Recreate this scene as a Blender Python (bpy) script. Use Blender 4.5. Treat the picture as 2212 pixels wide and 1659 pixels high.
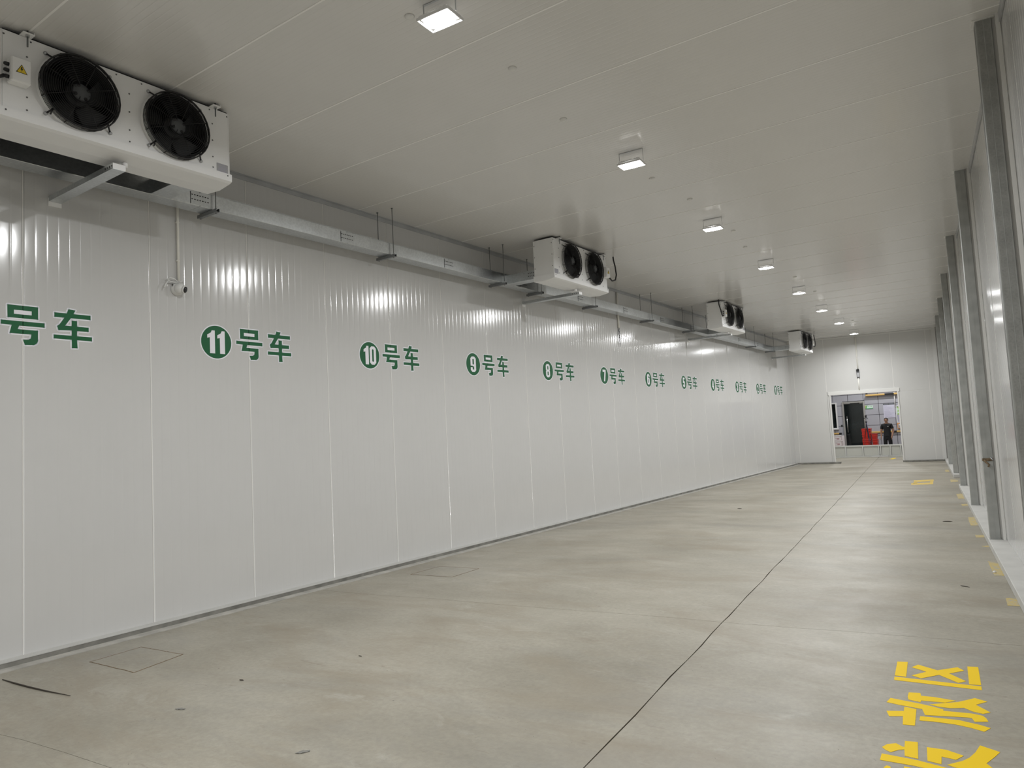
import bpy, math, random
from mathutils import Matrix, Vector

# ------------------------------------------------------------------ scene, camera, world, exposure
for o in list(bpy.data.objects):
    bpy.data.objects.remove(o)
SC = bpy.context.scene
COL = SC.collection
random.seed(4)

H = 4.718            # ceiling height
CAMX = 6.829         # camera distance from the left wall
A = 0.0878           # the right wall and the floor joint run at this angle to the left wall
EA = 0.13            # angle of the end wall
EY = 28.55           # end wall meets the left wall here

cam_d = bpy.data.cameras.new('camera')
cam_d.sensor_width = 36.0
cam_d.lens = 1532.1 / 2212.0 * 36.0
cam_d.clip_start = 0.05
cam_d.clip_end = 200
cam = bpy.data.objects.new('camera', cam_d)
COL.objects.link(cam)
r_ = Vector((0.8176523, 0.5734768, -0.0506864))
u_ = Vector((0.0830381, -0.0303558, 0.9960839))
f_ = Vector((-0.5696924, 0.8186592, 0.0724409))
m = Matrix.Identity(4)
for i in range(3):
    m[i][0] = r_[i]; m[i][1] = u_[i]; m[i][2] = -f_[i]
m[0][3] = CAMX; m[1][3] = 0.0; m[2][3] = 1.65
cam.matrix_world = m
SC.camera = cam

world = bpy.data.worlds.new('world')
SC.world = world
world.use_nodes = True
world.node_tree.nodes['Background'].inputs[0].default_value = (0.5, 0.52, 0.55, 1)
world.node_tree.nodes['Background'].inputs[1].default_value = 0.02

LAMP_W = 100.0       # power of one floodlight
SC.view_settings.view_transform = 'Standard'
SC.view_settings.look = 'None'
SC.view_settings.exposure = -0.34
SC.view_settings.gamma = 1.0
SC.view_settings.use_curve_mapping = False

# ------------------------------------------------------------------ materials
MATS = {}


def nodes_of(name):
    mt = bpy.data.materials.new(name)
    mt.use_nodes = True
    nt = mt.node_tree
    return mt, nt, nt.nodes['Principled BSDF']


def mat(name, col, rough=0.5, metal=0.0, spec=0.5, noise=0.0, nscale=8.0, bump=0.0, bscale=60.0, emit=None, coat=0.0):
    """plain procedural material: colour broken up by noise, optional fine bump"""
    mt, nt, b = nodes_of(name)
    b.inputs['Base Color'].default_value = (*col, 1)
    b.inputs['Roughness'].default_value = rough
    b.inputs['Metallic'].default_value = metal
    b.inputs['Specular IOR Level'].default_value = spec
    if coat:
        b.inputs['Coat Weight'].default_value = coat
        b.inputs['Coat Roughness'].default_value = 0.12
    tc = nt.nodes.new('ShaderNodeTexCoord')
    if noise:
        n = nt.nodes.new('ShaderNodeTexNoise')
        n.inputs['Scale'].default_value = nscale
        n.inputs['Detail'].default_value = 6
        nt.links.new(tc.outputs['Object'], n.inputs['Vector'])
        r = nt.nodes.new('ShaderNodeValToRGB')
        r.color_ramp.elements[0].position = 0.3
        r.color_ramp.elements[1].position = 0.7
        r.color_ramp.elements[0].color = (*[c * (1 - noise) for c in col], 1)
        r.color_ramp.elements[1].color = (*[min(1, c * (1 + noise)) for c in col], 1)
        nt.links.new(n.outputs['Fac'], r.inputs['Fac'])
        nt.links.new(r.outputs['Color'], b.inputs['Base Color'])
    if bump:
        n2 = nt.nodes.new('ShaderNodeTexNoise')
        n2.inputs['Scale'].default_value = bscale
        n2.inputs['Detail'].default_value = 4
        nt.links.new(tc.outputs['Object'], n2.inputs['Vector'])
        bp = nt.nodes.new('ShaderNodeBump')
        bp.inputs['Strength'].default_value = bump
        bp.inputs['Distance'].default_value = 0.002
        nt.links.new(n2.outputs['Fac'], bp.inputs['Height'])
        nt.links.new(bp.outputs['Normal'], b.inputs['Normal'])
    if emit:
        b.inputs['Emission Color'].default_value = (*col, 1)
        b.inputs['Emission Strength'].default_value = emit
    MATS[name] = mt
    return mt


def galvanised(name, col, rough, scale=14.0, dirt=0.0, metal=0.85):
    mt, nt, b = nodes_of(name)
    tc = nt.nodes.new('ShaderNodeTexCoord')
    v = nt.nodes.new('ShaderNodeTexVoronoi')
    v.inputs['Scale'].default_value = scale * 3
    n = nt.nodes.new('ShaderNodeTexNoise')
    n.inputs['Scale'].default_value = scale * 0.35
    n.inputs['Detail'].default_value = 8
    nt.links.new(tc.outputs['Object'], v.inputs['Vector'])
    nt.links.new(tc.outputs['Object'], n.inputs['Vector'])
    mx = nt.nodes.new('ShaderNodeMix')
    mx.data_type = 'FLOAT'
    mx.inputs[0].default_value = 0.6
    nt.links.new(v.outputs['Distance'], mx.inputs[2])
    nt.links.new(n.outputs['Fac'], mx.inputs[3])
    r = nt.nodes.new('ShaderNodeValToRGB')
    r.color_ramp.elements[0].position = 0.3
    r.color_ramp.elements[1].position = 0.7
    k = 0.10 + dirt
    r.color_ramp.elements[0].color = (*[c * (1 - k) for c in col], 1)
    r.color_ramp.elements[1].color = (*[min(1, c * (1 + 0.08)) for c in col], 1)
    nt.links.new(mx.outputs[0], r.inputs['Fac'])
    nt.links.new(r.outputs['Color'], b.inputs['Base Color'])
    rr = nt.nodes.new('ShaderNodeMapRange')
    rr.inputs['To Min'].default_value = rough - 0.03
    rr.inputs['To Max'].default_value = rough + 0.04
    nt.links.new(n.outputs['Fac'], rr.inputs['Value'])
    nt.links.new(rr.outputs['Result'], b.inputs['Roughness'])
    b.inputs['Metallic'].default_value = metal
    MATS[name] = mt
    return mt


def concrete():
    mt, nt, b = nodes_of('concrete_floor')
    L = nt.links
    tc = nt.nodes.new('ShaderNodeTexCoord')

    def noise(scale, detail, sx=1.0, sy=1.0, rough=0.55, dist=0.0, off=0.0):
        mp = nt.nodes.new('ShaderNodeMapping')
        mp.inputs['Scale'].default_value = (sx, sy, 1)
        mp.inputs['Location'].default_value = (off, off * 0.7, 0)
        n = nt.nodes.new('ShaderNodeTexNoise')
        n.inputs['Scale'].default_value = scale
        n.inputs['Detail'].default_value = detail
        n.inputs['Roughness'].default_value = rough
        n.inputs['Distortion'].default_value = dist
        L.new(tc.outputs['Object'], mp.inputs['Vector'])
        L.new(mp.outputs['Vector'], n.inputs['Vector'])
        return n.outputs['Fac']

    def ramp(fac, p0, p1, c0, c1):
        r = nt.nodes.new('ShaderNodeValToRGB')
        r.color_ramp.elements[0].position = p0
        r.color_ramp.elements[1].position = p1
        r.color_ramp.elements[0].color = (*c0, 1)
        r.color_ramp.elements[1].color = (*c1, 1)
        L.new(fac, r.inputs['Fac'])
        return r.outputs['Color']

    def mixc(kind, fac, a, bcol):
        x = nt.nodes.new('ShaderNodeMix')
        x.data_type = 'RGBA'
        x.blend_type = kind
        if isinstance(fac, float):
            x.inputs[0].default_value = fac
        else:
            L.new(fac, x.inputs[0])
        L.new(a, x.inputs[6])
        if isinstance(bcol, tuple):
            x.inputs[7].default_value = (*bcol, 1)
        else:
            L.new(bcol, x.inputs[7])
        return x.outputs[2]

    base = ramp(noise(0.8, 9, 0.7, 1.0, 0.62), 0.3, 0.70, (0.268, 0.246, 0.196), (0.432, 0.405, 0.340))
    fine = ramp(noise(26, 6, 1, 1, 0.7), 0.25, 0.8, (0.80, 0.80, 0.80), (1.1, 1.1, 1.09))
    c = mixc('MULTIPLY', 1.0, base, fine)
    br = ramp(noise(1.1, 8, 0.6, 1.3, 0.68, 0.9, 7.3), 0.47, 0.72, (0, 0, 0), (0.75, 0.75, 0.75))
    c = mixc('MIX', br, c, (0.262, 0.224, 0.165))
    gr = ramp(noise(0.55, 8, 0.5, 1.3, 0.68, 0.8, 21.0), 0.53, 0.74, (0, 0, 0), (0.55, 0.55, 0.55))
    c = mixc('MIX', gr, c, (0.235, 0.23, 0.21))
    sc = ramp(noise(5.0, 5, 0.6, 3.2, 0.75, 1.4, 3.1), 0.60, 0.72, (0, 0, 0), (0.6, 0.6, 0.6))
    c = mixc('MIX', sc, c, (0.22, 0.19, 0.15))
    sc2 = ramp(noise(11.0, 4, 0.35, 3.0, 0.8, 2.2, 17.0), 0.66, 0.74, (0, 0, 0), (0.6, 0.6, 0.6))
    c = mixc('MIX', sc2, c, (0.15, 0.13, 0.10))
    lt = ramp(noise(2.4, 7, 0.7, 1.2, 0.7, 0.5, 31.0), 0.60, 0.75, (0, 0, 0), (0.45, 0.45, 0.45))
    c = mixc('MIX', lt, c, (0.52, 0.505, 0.46))
    sp = ramp(noise(34, 2, 1, 1, 0.5, 0.0, 11.0), 0.735, 0.78, (0, 0, 0), (0.75, 0.75, 0.75))
    c = mixc('MIX', sp, c, (0.10, 0.09, 0.075))
    L.new(c, b.inputs['Base Color'])
    rr = nt.nodes.new('ShaderNodeMapRange')
    rr.inputs['To Min'].default_value = 0.34
    rr.inputs['To Max'].default_value = 0.60
    L.new(noise(2.2, 6), rr.inputs['Value'])
    L.new(rr.outputs['Result'], b.inputs['Roughness'])
    b.inputs['Specular IOR Level'].default_value = 0.4
    bp = nt.nodes.new('ShaderNodeBump')
    bp.inputs['Strength'].default_value = 0.25
    bp.inputs['Distance'].default_value = 0.004
    L.new(noise(45, 5), bp.inputs['Height'])
    L.new(bp.outputs['Normal'], b.inputs['Normal'])
    MATS['concrete_floor'] = mt


def paint_yellow(name, col, wear):
    """road paint worn through to the concrete in specks"""
    mt, nt, b = nodes_of(name)
    tc = nt.nodes.new('ShaderNodeTexCoord')
    n = nt.nodes.new('ShaderNodeTexNoise')
    n.inputs['Scale'].default_value = 18
    n.inputs['Detail'].default_value = 8
    n.inputs['Roughness'].default_value = 0.7
    nt.links.new(tc.outputs['Object'], n.inputs['Vector'])
    r = nt.nodes.new('ShaderNodeValToRGB')
    r.color_ramp.elements[0].position = 0.32 + wear
    r.color_ramp.elements[1].position = 0.38 + wear * 1.6
    r.color_ramp.elements[0].color = (0.42, 0.39, 0.31, 1)
    r.color_ramp.elements[1].color = (*col, 1)
    nt.links.new(n.outputs['Fac'], r.inputs['Fac'])
    nt.links.new(r.outputs['Color'], b.inputs['Base Color'])
    b.inputs['Roughness'].default_value = 0.6
    b.inputs['Specular IOR Level'].default_value = 0.25
    MATS[name] = mt


concrete()
paint_yellow('yellow_floor_paint', (0.92, 0.62, 0.004), -0.06)
paint_yellow('faded_yellow_paint', (0.55, 0.43, 0.16), 0.10)
paint_yellow('worn_yellow_paint', (0.66, 0.47, 0.10), 0.06)
mat('panel_white', (0.635, 0.632, 0.622), 0.135, spec=0.75, noise=0.015, nscale=1.5, bump=0.03, bscale=7)
mat('ceiling_white', (0.735, 0.725, 0.705), 0.17, spec=0.5, noise=0.015, nscale=1.5, bump=0.03, bscale=7)
mat('end_panel_white', (0.66, 0.655, 0.635), 0.38, spec=0.5, noise=0.015, nscale=1.5)
mat('sealant', (0.86, 0.85, 0.82), 0.45)
mat('sealant_bright', (0.93, 0.925, 0.90), 0.5)
mat('panel_core', (0.35, 0.34, 0.32), 0.9)
mat('trim_white', (0.78, 0.775, 0.75), 0.32)
mat('trim_grey', (0.50, 0.51, 0.52), 0.35, metal=0.3, noise=0.12, nscale=3)
mat('kerb_concrete', (0.42, 0.405, 0.37), 0.85, noise=0.22, nscale=5, bump=0.3)
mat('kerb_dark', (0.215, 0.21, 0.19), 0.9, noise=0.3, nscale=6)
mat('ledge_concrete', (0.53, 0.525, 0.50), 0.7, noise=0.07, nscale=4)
mat('joint_dirt', (0.035, 0.028, 0.02), 0.95)
galvanised('galvanised', (0.66, 0.685, 0.70), 0.31, metal=1.0)
galvanised('galvanised_dark', (0.30, 0.31, 0.32), 0.42)
galvanised('column_steel', (0.44, 0.45, 0.435), 0.46, 3.0, 0.08, 0.5)
galvanised('column_rusty', (0.44, 0.435, 0.41), 0.40, 22.0, 0.36, 0.5)
mat('rust', (0.17, 0.12, 0.07), 0.8, noise=0.4, nscale=40)
mat('casing_white', (0.87, 0.87, 0.865), 0.38, spec=0.4, noise=0.01)
mat('black_wire', (0.012, 0.012, 0.013), 0.45)
mat('black_plastic', (0.018, 0.018, 0.02), 0.5)
mat('fan_blade', (0.010, 0.0105, 0.012), 0.5)
mat('fan_inside', (0.006, 0.006, 0.007), 0.8)
mat('motor_grey', (0.085, 0.09, 0.095), 0.55)
mat('coil_dark', (0.012, 0.013, 0.014), 0.7)
mat('screw_steel', (0.14, 0.14, 0.14), 0.4, metal=0.7)
mat('zinc', (0.45, 0.46, 0.47), 0.35, metal=0.9)
mat('rod_steel', (0.16, 0.17, 0.17), 0.45, metal=0.6)
mat('sign_green', (0.004, 0.110, 0.036), 0.45, spec=0.35)
mat('sign_white', (0.88, 0.88, 0.93), 0.45)
mat('sticker_yellow', (0.75, 0.55, 0.03), 0.5)
mat('label_silver', (0.42, 0.42, 0.43), 0.4, metal=0.2)
mat('pvc_white', (0.88, 0.865, 0.80), 0.4)
mat('camera_white', (0.80, 0.80, 0.78), 0.35)
mat('lens_black', (0.008, 0.008, 0.009), 0.15)
mat('lamp_housing', (0.75, 0.75, 0.75), 0.4, metal=0.4)
mat('lamp_lens', (1.0, 0.985, 0.95), 0.3, emit=14.0)
mat('tile_grey', (0.40, 0.40, 0.44), 0.5, noise=0.03, nscale=2)
mat('wall_dark', (0.07, 0.07, 0.075), 0.9)
mat('steel_frame', (0.50, 0.49, 0.47), 0.35, metal=0.7)
mat('glass_dark', (0.010, 0.014, 0.014), 0.08, spec=0.6, noise=0.6, nscale=2.0)
mat('chrome', (0.8, 0.8, 0.82), 0.15, metal=1.0)
mat('window_white', (0.74, 0.74, 0.74), 0.4)
mat('bumper_yellow', (0.66, 0.43, 0.14), 0.5)
mat('bumper_black', (0.015, 0.015, 0.015), 0.6)
mat('poster_paper', (0.60, 0.59, 0.70), 0.5)
mat('print_grey', (0.40, 0.39, 0.50), 0.6)
mat('board_green', (0.06, 0.32, 0.13), 0.5)
mat('board_leaf', (0.33, 0.55, 0.13), 0.5)
mat('board_mint', (0.62, 0.80, 0.68), 0.5)
mat('orange_print', (0.72, 0.33, 0.10), 0.5)
mat('header_dark', (0.045, 0.06, 0.05), 0.5)
mat('crate_red', (0.60, 0.028, 0.016), 0.4)
mat('carton_white', (0.74, 0.68, 0.68), 0.6, noise=0.03)
mat('carton_print', (0.45, 0.27, 0.28), 0.6)
mat('gate_white', (0.62, 0.63, 0.59), 0.4)
mat('gate_frame', (0.68, 0.69, 0.66), 0.35)
mat('skin', (0.36, 0.19, 0.125), 0.55)
mat('hair_black', (0.012, 0.010, 0.009), 0.5)
mat('shirt_black', (0.012, 0.012, 0.014), 0.85)
mat('trouser_black', (0.010, 0.010, 0.012), 0.85)
mat('shoe_black', (0.012, 0.012, 0.012), 0.5)
mat('strap_blue', (0.06, 0.05, 0.12), 0.6)
mat('twig', (0.06, 0.05, 0.04), 0.9)
mat('foam_white', (0.8, 0.79, 0.76), 0.8)


# ------------------------------------------------------------------ mesh helpers
class MB:
    """collects shapes into one mesh"""

    def __init__(self):
        self.v = []; self.f = []; self.mi = []; self.mats = []; self.sm = []

    def _m(self, mt):
        mt = mt or '_'
        if mt not in self.mats:
            self.mats.append(mt)
        return self.mats.index(mt)

    def add(self, vs, fs, mt=None, smooth=False):
        b = len(self.v); k = self._m(mt)
        self.v += [tuple(p) for p in vs]
        for f in fs:
            self.f.append(tuple(b + i for i in f)); self.mi.append(k); self.sm.append(smooth)
        return self

    def box(self, c, s, mt=None, rz=0.0, ch=0.0, M=None):
        """box at centre c with full sizes s, edges chamfered by ch"""
        hx, hy, hz = s[0] / 2, s[1] / 2, s[2] / 2
        if ch <= 0:
            vs = [(x, y, z) for x in (-hx, hx) for y in (-hy, hy) for z in (-hz, hz)]
            fs = [(0, 1, 3, 2), (4, 6, 7, 5), (0, 4, 5, 1), (2, 3, 7, 6), (0, 2, 6, 4), (1, 5, 7, 3)]
        else:
            e = min(ch, hx * .9, hy * .9, hz * .9)
            vs = []; idx = {}
            for sx in (-1, 1):
                for sy in (-1, 1):
                    for sz in (-1, 1):
                        for ax in range(3):
                            p = [sx * (hx - (0 if ax == 0 else e)), sy * (hy - (0 if ax == 1 else e)), sz * (hz - (0 if ax == 2 else e))]
                            idx[(sx, sy, sz, ax)] = len(vs); vs.append(tuple(p))
            fs = []
            q = [(-1, -1), (1, -1), (1, 1), (-1, 1)]
            for sg in (-1, 1):
                fs.append(tuple(idx[(sg, a, b, 0)] for a, b in (q if sg > 0 else q[::-1])))
                fs.append(tuple(idx[(a, sg, b, 1)] for a, b in (q[::-1] if sg > 0 else q)))
                fs.append(tuple(idx[(a, b, sg, 2)] for a, b in (q if sg > 0 else q[::-1])))
            for a in (-1, 1):
                for b in (-1, 1):
                    fs.append((idx[(a, b, -1, 0)], idx[(a, b, 1, 0)], idx[(a, b, 1, 1)], idx[(a, b, -1, 1)]))
                    fs.append((idx[(a, -1, b, 0)], idx[(a, 1, b, 0)], idx[(a, 1, b, 2)], idx[(a, -1, b, 2)]))
                    fs.append((idx[(-1, a, b, 1)], idx[(1, a, b, 1)], idx[(1, a, b, 2)], idx[(-1, a, b, 2)]))
                    for d in (-1, 1):
                        fs.append((idx[(a, b, d, 0)], idx[(a, b, d, 1)], idx[(a, b, d, 2)]))
        T = M if M is not None else Matrix.Rotation(rz, 3, 'Z')
        vs = [T @ Vector(p) + Vector(c) for p in vs]
        return self.add(vs, fs, mt)

    def tube(self, pts, r, mt=None, n=8, closed=False, caps=True, smooth=True):
        pts = [Vector(p) for p in pts]
        N = len(pts)
        rs = r if isinstance(r, (list, tuple)) else [r] * N
        vs = []; up = None
        for i, p in enumerate(pts):
            if closed:
                t = pts[(i + 1) % N] - pts[i - 1]
            else:
                t = pts[min(i + 1, N - 1)] - pts[max(i - 1, 0)]
            t.normalize()
            if up is None:
                up = Vector((0, 0, 1)) if abs(t.z) < 0.9 else Vector((1, 0, 0))
            a = up - t * up.dot(t)
            if a.length < 1e-6:
                a = t.orthogonal()
            a.normalize(); b = t.cross(a); up = a
            for k in range(n):
                w = 2 * math.pi * k / n
                vs.append(p + a * (math.cos(w) * rs[i]) + b * (math.sin(w) * rs[i]))
        fs = []
        for i in range(N if closed else N - 1):
            j = (i + 1) % N
            for k in range(n):
                l = (k + 1) % n
                fs.append((i * n + k, i * n + l, j * n + l, j * n + k))
        self.add(vs, fs, mt, smooth)
        if caps and not closed:
            b = len(self.v) - len(vs)
            kk = self._m(mt)
            for f in (tuple(b + k for k in range(n))[::-1], tuple(b + (N - 1) * n + k for k in range(n))):
                self.f.append(f); self.mi.append(kk); self.sm.append(False)
        return self

    def ring(self, c, R, r, axis='x', mt=None, seg=28, n=5):
        pts = []
        for k in range(seg):
            w = 2 * math.pi * k / seg
            a, b = math.cos(w) * R, math.sin(w) * R
            pts.append({'x': (c[0], c[1] + a, c[2] + b), 'y': (c[0] + a, c[1], c[2] + b), 'z': (c[0] + a, c[1] + b, c[2])}[axis])
        return self.tube(pts, r, mt, n, closed=True)

    def lathe(self, prof, c, axis=(0, 0, 1), mt=None, seg=20, smooth=True):
        """prof: list of (radius, height along axis)"""
        ax = Vector(axis).normalized(); a = ax.orthogonal().normalized(); b = ax.cross(a)
        c = Vector(c); vs = []
        for (R, h) in prof:
            for k in range(seg):
                w = 2 * math.pi * k / seg
                vs.append(c + ax * h + a * (math.cos(w) * R) + b * (math.sin(w) * R))
        fs = []
        for i in range(len(prof) - 1):
            for k in range(seg):
                l = (k + 1) % seg
                fs.append((i * seg + k, i * seg + l, (i + 1) * seg + l, (i + 1) * seg + k))
        fs.append(tuple(range(seg))[::-1])
        fs.append(tuple((len(prof) - 1) * seg + k for k in range(seg)))
        return self.add(vs, fs, mt, smooth)

    def prism(self, poly, f, d0, d1, mt=None):
        """polygon poly of 2D points, f(p, d) gives the 3D point at depth d"""
        n = len(poly)
        vs = [f(p, d0) for p in poly] + [f(p, d1) for p in poly]
        fs = [tuple(range(n, 2 * n)), tuple(range(n))[::-1]] + [(i, (i + 1) % n, n + (i + 1) % n, n + i) for i in range(n)]
        return self.add(vs, fs, mt)

    def mesh(self, name, mt=None):
        me = bpy.data.meshes.new(name)
        me.from_pydata([tuple(p) for p in self.v], [], self.f)
        for k in self.mats:
            me.materials.append(MATS[mt if k == '_' else k])
        me.polygons.foreach_set('material_index', self.mi)
        me.polygons.foreach_set('use_smooth', self.sm)
        me.update()
        return me

    def build(self, name, mt=None, parent=None, fix=True):
        me = self.mesh(name, mt)
        if fix:
            import bmesh
            bm = bmesh.new(); bm.from_mesh(me)
            bmesh.ops.recalc_face_normals(bm, faces=bm.faces)
            bm.to_mesh(me); bm.free()
        return link(name, me, parent)


def link(name, me, parent=None, loc=None, rz=None):
    o = bpy.data.objects.new(name, me)
    COL.objects.link(o)
    if parent is not None:
        o.parent = parent
    if loc is not None:
        o.location = loc
    if rz is not None:
        o.rotation_euler = (0, 0, rz)
    return o


def tag(o, label=None, cat=None, group=None, kind=None):
    if label: o['label'] = label
    if cat: o['category'] = cat
    if group: o['group'] = group
    if kind: o['kind'] = kind
    return o


def thing(name, label, cat, loc=(0, 0, 0), rz=0.0, group=None):
    return tag(link(name, None, None, loc, rz), label, cat, group)


def struct(o):
    o['kind'] = 'structure'
    return o


def copy_tree(o, parent=None):
    c = o.copy(); COL.objects.link(c); c.parent = parent
    for ch in o.children:
        copy_tree(ch, c)
    return c


ORD = ['first', 'second', 'third', 'fourth', 'fifth', 'sixth', 'seventh', 'eighth', 'ninth', 'tenth', 'eleventh', 'twelfth', 'thirteenth']


# ------------------------------------------------------------------ the shell
def ribbed_mesh(name, width, height, ribs, gw, gd, bulge, mt, depth=0.03, gap=0.002):
    """wall panel: u along width, v along height, front at +w=0 with shallow pressed ribs"""
    us = []
    w = width - 2 * gap
    step = w / ribs
    us.append((0.0, -0.004)); us.append((0.003, 0.0))
    for i in range(ribs):
        a = i * step + (gw / 2 if i else 0.003); b = (i + 1) * step - (gw / 2 if i < ribs - 1 else 0.003)
        for t in (0.0, 0.12, 0.5, 0.88, 1.0):
            us.append((a + (b - a) * t, bulge * 4 * t * (1 - t)))
        if i < ribs - 1:
            us.append(((i + 1) * step, -gd))
    us.append((w, -0.004))
    vs = []; fs = []
    for (u, d) in us:
        vs += [(u + gap, d, 0.0), (u + gap, d, height)]
    n = len(us)
    for i in range(n - 1):
        fs.append((2 * i, 2 * i + 2, 2 * i + 3, 2 * i + 1))
    b = len(vs)
    vs += [(gap, -depth, 0), (gap, -depth, height), (gap + w, -depth, 0), (gap + w, -depth, height)]
    fs += [(b, 0, 1, b + 1), (2 * n - 2, b + 2, b + 3, 2 * n - 1), (b, b + 1, b + 3, b + 2)]
    mb = MB()
    mb.add(vs, fs, mt, True)
    return mb


def panel_obj(name, mb, fn, parent):
    me = bpy.data.meshes.new(name)
    me.from_pydata([fn(p) for p in mb.v], [], mb.f)
    for k in mb.mats:
        me.materials.append(MATS[k])
    me.polygons.foreach_set('use_smooth', mb.sm)
    me.update()
    return me


Y0 = -9.0        # back of the room behind the camera
YE = 36.0        # end of the lobby beyond the doorway
PW = 1.1009; S0 = 2.5495     # left wall panels
CW = 1.0798; C0 = 3.1864     # ceiling panels
KZ = 0.05       # height of the kerb under the left wall

# left wall
wall_left = struct(MB().box((-0.09, (Y0 + EY + 0.1) / 2, H / 2), (0.12, EY + 0.1 - Y0, H), 'panel_core').build('wall_left'))
pm = ribbed_mesh('panel', PW, H - KZ, 12, 0.010, 0.0008, 0.00045, 'panel_white')
# u -> y, d -> x, v -> z
pmesh = panel_obj('panel', pm, lambda p: (p[1], p[0], p[2] + KZ), None)
sealm = MB().box((0.0002, 0, (H + KZ) / 2), (0.0036, 0.008, H - KZ), 'sealant').mesh('seam')
k0 = math.floor((Y0 - S0) / PW)
k = k0
while S0 + k * PW < EY + 0.1:
    y = S0 + k * PW
    link('panel', pmesh, wall_left, (0, y, 0))
    link('seam', sealm, wall_left, (0, y, 0))
    k += 1

# ceiling
ceiling = struct(MB().box((3.6, (Y0 + YE) / 2, H + 0.08), (10.8, YE - Y0, 0.1), 'panel_core').build('ceiling'))
CL = 10.6
cm = ribbed_mesh('panel', CW, CL, 20, 0.006, 0.0009, 0.00012, 'ceiling_white', 0.03)
cmesh = panel_obj('panel', cm, lambda p: (p[2] - 1.7, p[0], H - p[1]), None)
cseal = MB().box((3.6, 0, H), (CL, 0.015, 0.005), 'sealant_bright').mesh('seam')
k = math.ceil((Y0 - C0) / CW)
while C0 + (k + 1) * CW < YE:
    y = C0 + k * CW
    link('panel', cmesh, ceiling, (0, y, 0))
    link('seam', cseal, ceiling, (0, y, 0))
    k += 1

# right wall, turned by A about the column line
RX = CAMX + 0.6106           # column line at y = 0
WOFF = 0.165                 # wall face behind the column line


def RP(off, y, z=0.0):
    """point at distance off to the right of the column line, y along it"""
    return Vector((RX + off * math.cos(A) - y * math.sin(A), off * math.sin(A) + y * math.cos(A), z))


RY1 = 29.4
wall_right = struct(link('wall_right', MB().box((0.09, (Y0 + RY1) / 2, H / 2), (0.12, RY1 - Y0, H), 'panel_core').mesh('wall_right'), None, RP(WOFF, 0), A))
rmesh = panel_obj('panel', pm, lambda p: (-p[1], p[0], p[2] + KZ), None)
k = math.floor((Y0 + 0.4) / PW)
while 0.62 + k * PW < RY1:
    y = 0.62 + k * PW
    link('panel', rmesh, wall_right, (0, y, 0))
    link('seam', sealm, wall_right, (0, y, 0))
    k += 1

# end wall with the doorway, s along the wall
OP0, OP1, OPZ = 1.40, 3.61, 2.55
wall_end = struct(link('wall_end', None, None, (0, EY, 0), EA))


def end_panel(s0, s1, z0, z1):
    mb = MB().box(((s0 + s1) / 2, 0.06, (z0 + z1) / 2), (s1 - s0 - 0.004, 0.12, z1 - z0), 'end_panel_white', ch=0.003)
    mb.build('panel', None, wall_end)


for s0, s1 in ((-0.12, 0.17), (0.17, 1.28)):
    end_panel(s0, s1, 0.05, H)
end_panel(1.28, OP0, 0.05, OPZ); end_panel(1.28, 2.39, OPZ, H); end_panel(2.39, 3.52, OPZ, H)
end_panel(3.52, 4.64, OPZ, H); end_panel(OP1, 4.64, 0.05, OPZ); end_panel(4.64, 5.3, 0.05, H)
for s, z0 in ((0.17, 0.05), (1.28, OPZ + 0.13), (3.52, OPZ + 0.13), (4.64, 0.05)):
    MB().box((s, -0.001, (z0 + H) / 2), (0.012, 0.006, H - z0), 'sealant').build('seam', None, wall_end)
# door lining
trim_1 = struct(link('trim_1', None, None, (0, EY, 0), EA))
MB().box(((OP0 + OP1) / 2, 0.05, OPZ + 0.06), (OP1 - OP0 + 0.16, 0.16, 0.13), 'trim_white', ch=0.004).build('head_lining', None, trim_1)
for s in (OP0 - 0.02, OP1 + 0.02):
    MB().box((s, 0.05, OPZ / 2 + 0.025), (0.05, 0.16, OPZ - 0.05), 'trim_white', ch=0.004).build('jamb_lining', None, trim_1)

# trims at the ceiling
struct(MB().box((0.006, (Y0 + EY) / 2, H - 0.028), (0.012, EY - Y0, 0.05), 'trim_grey').box((0.02, (Y0 + EY) / 2, H - 0.004), (0.04, EY - Y0, 0.006), 'trim_grey').build('trim_2'))
struct(link('trim_3', MB().box((-0.008, (Y0 + RY1) / 2, H - 0.04), (0.012, RY1 - Y0, 0.08), 'trim_grey').mesh('trim_3'), None, RP(WOFF, 0), A))
struct(link('trim_4', MB().box((2.55, -0.008, H - 0.03), (5.1, 0.012, 0.05), 'trim_white').mesh('trim_4'), None, (0, EY, 0), EA))

# kerbs at the foot of the walls
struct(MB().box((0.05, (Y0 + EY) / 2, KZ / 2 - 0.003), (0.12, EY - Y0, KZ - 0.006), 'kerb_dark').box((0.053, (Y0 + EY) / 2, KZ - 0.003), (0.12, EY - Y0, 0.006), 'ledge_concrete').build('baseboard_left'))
struct(MB().box((0.17, (Y0 + EY) / 2, 0.003), (0.12, EY - Y0, 0.006), 'kerb_concrete').build('trim_5'))
be = struct(link('baseboard_end', None, None, (0, EY, 0), EA))
MB().box((0.72, -0.03, 0.028), (1.72, 0.26, 0.056), 'kerb_dark', ch=0.006).build('kerb', None, be)
MB().box((4.35, -0.03, 0.028), (1.5, 0.26, 0.056), 'kerb_dark', ch=0.006).build('kerb', None, be)
br = struct(link('baseboard_right', None, None, RP(0, 0), A))
for y0, y1 in ((Y0, 18.55), (21.45, 29.2)):
    MB().box((0.075, (y0 + y1) / 2, 0.045), (0.19, y1 - y0, 0.09), 'ledge_concrete', ch=0.006).build('ledge', None, br)

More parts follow.
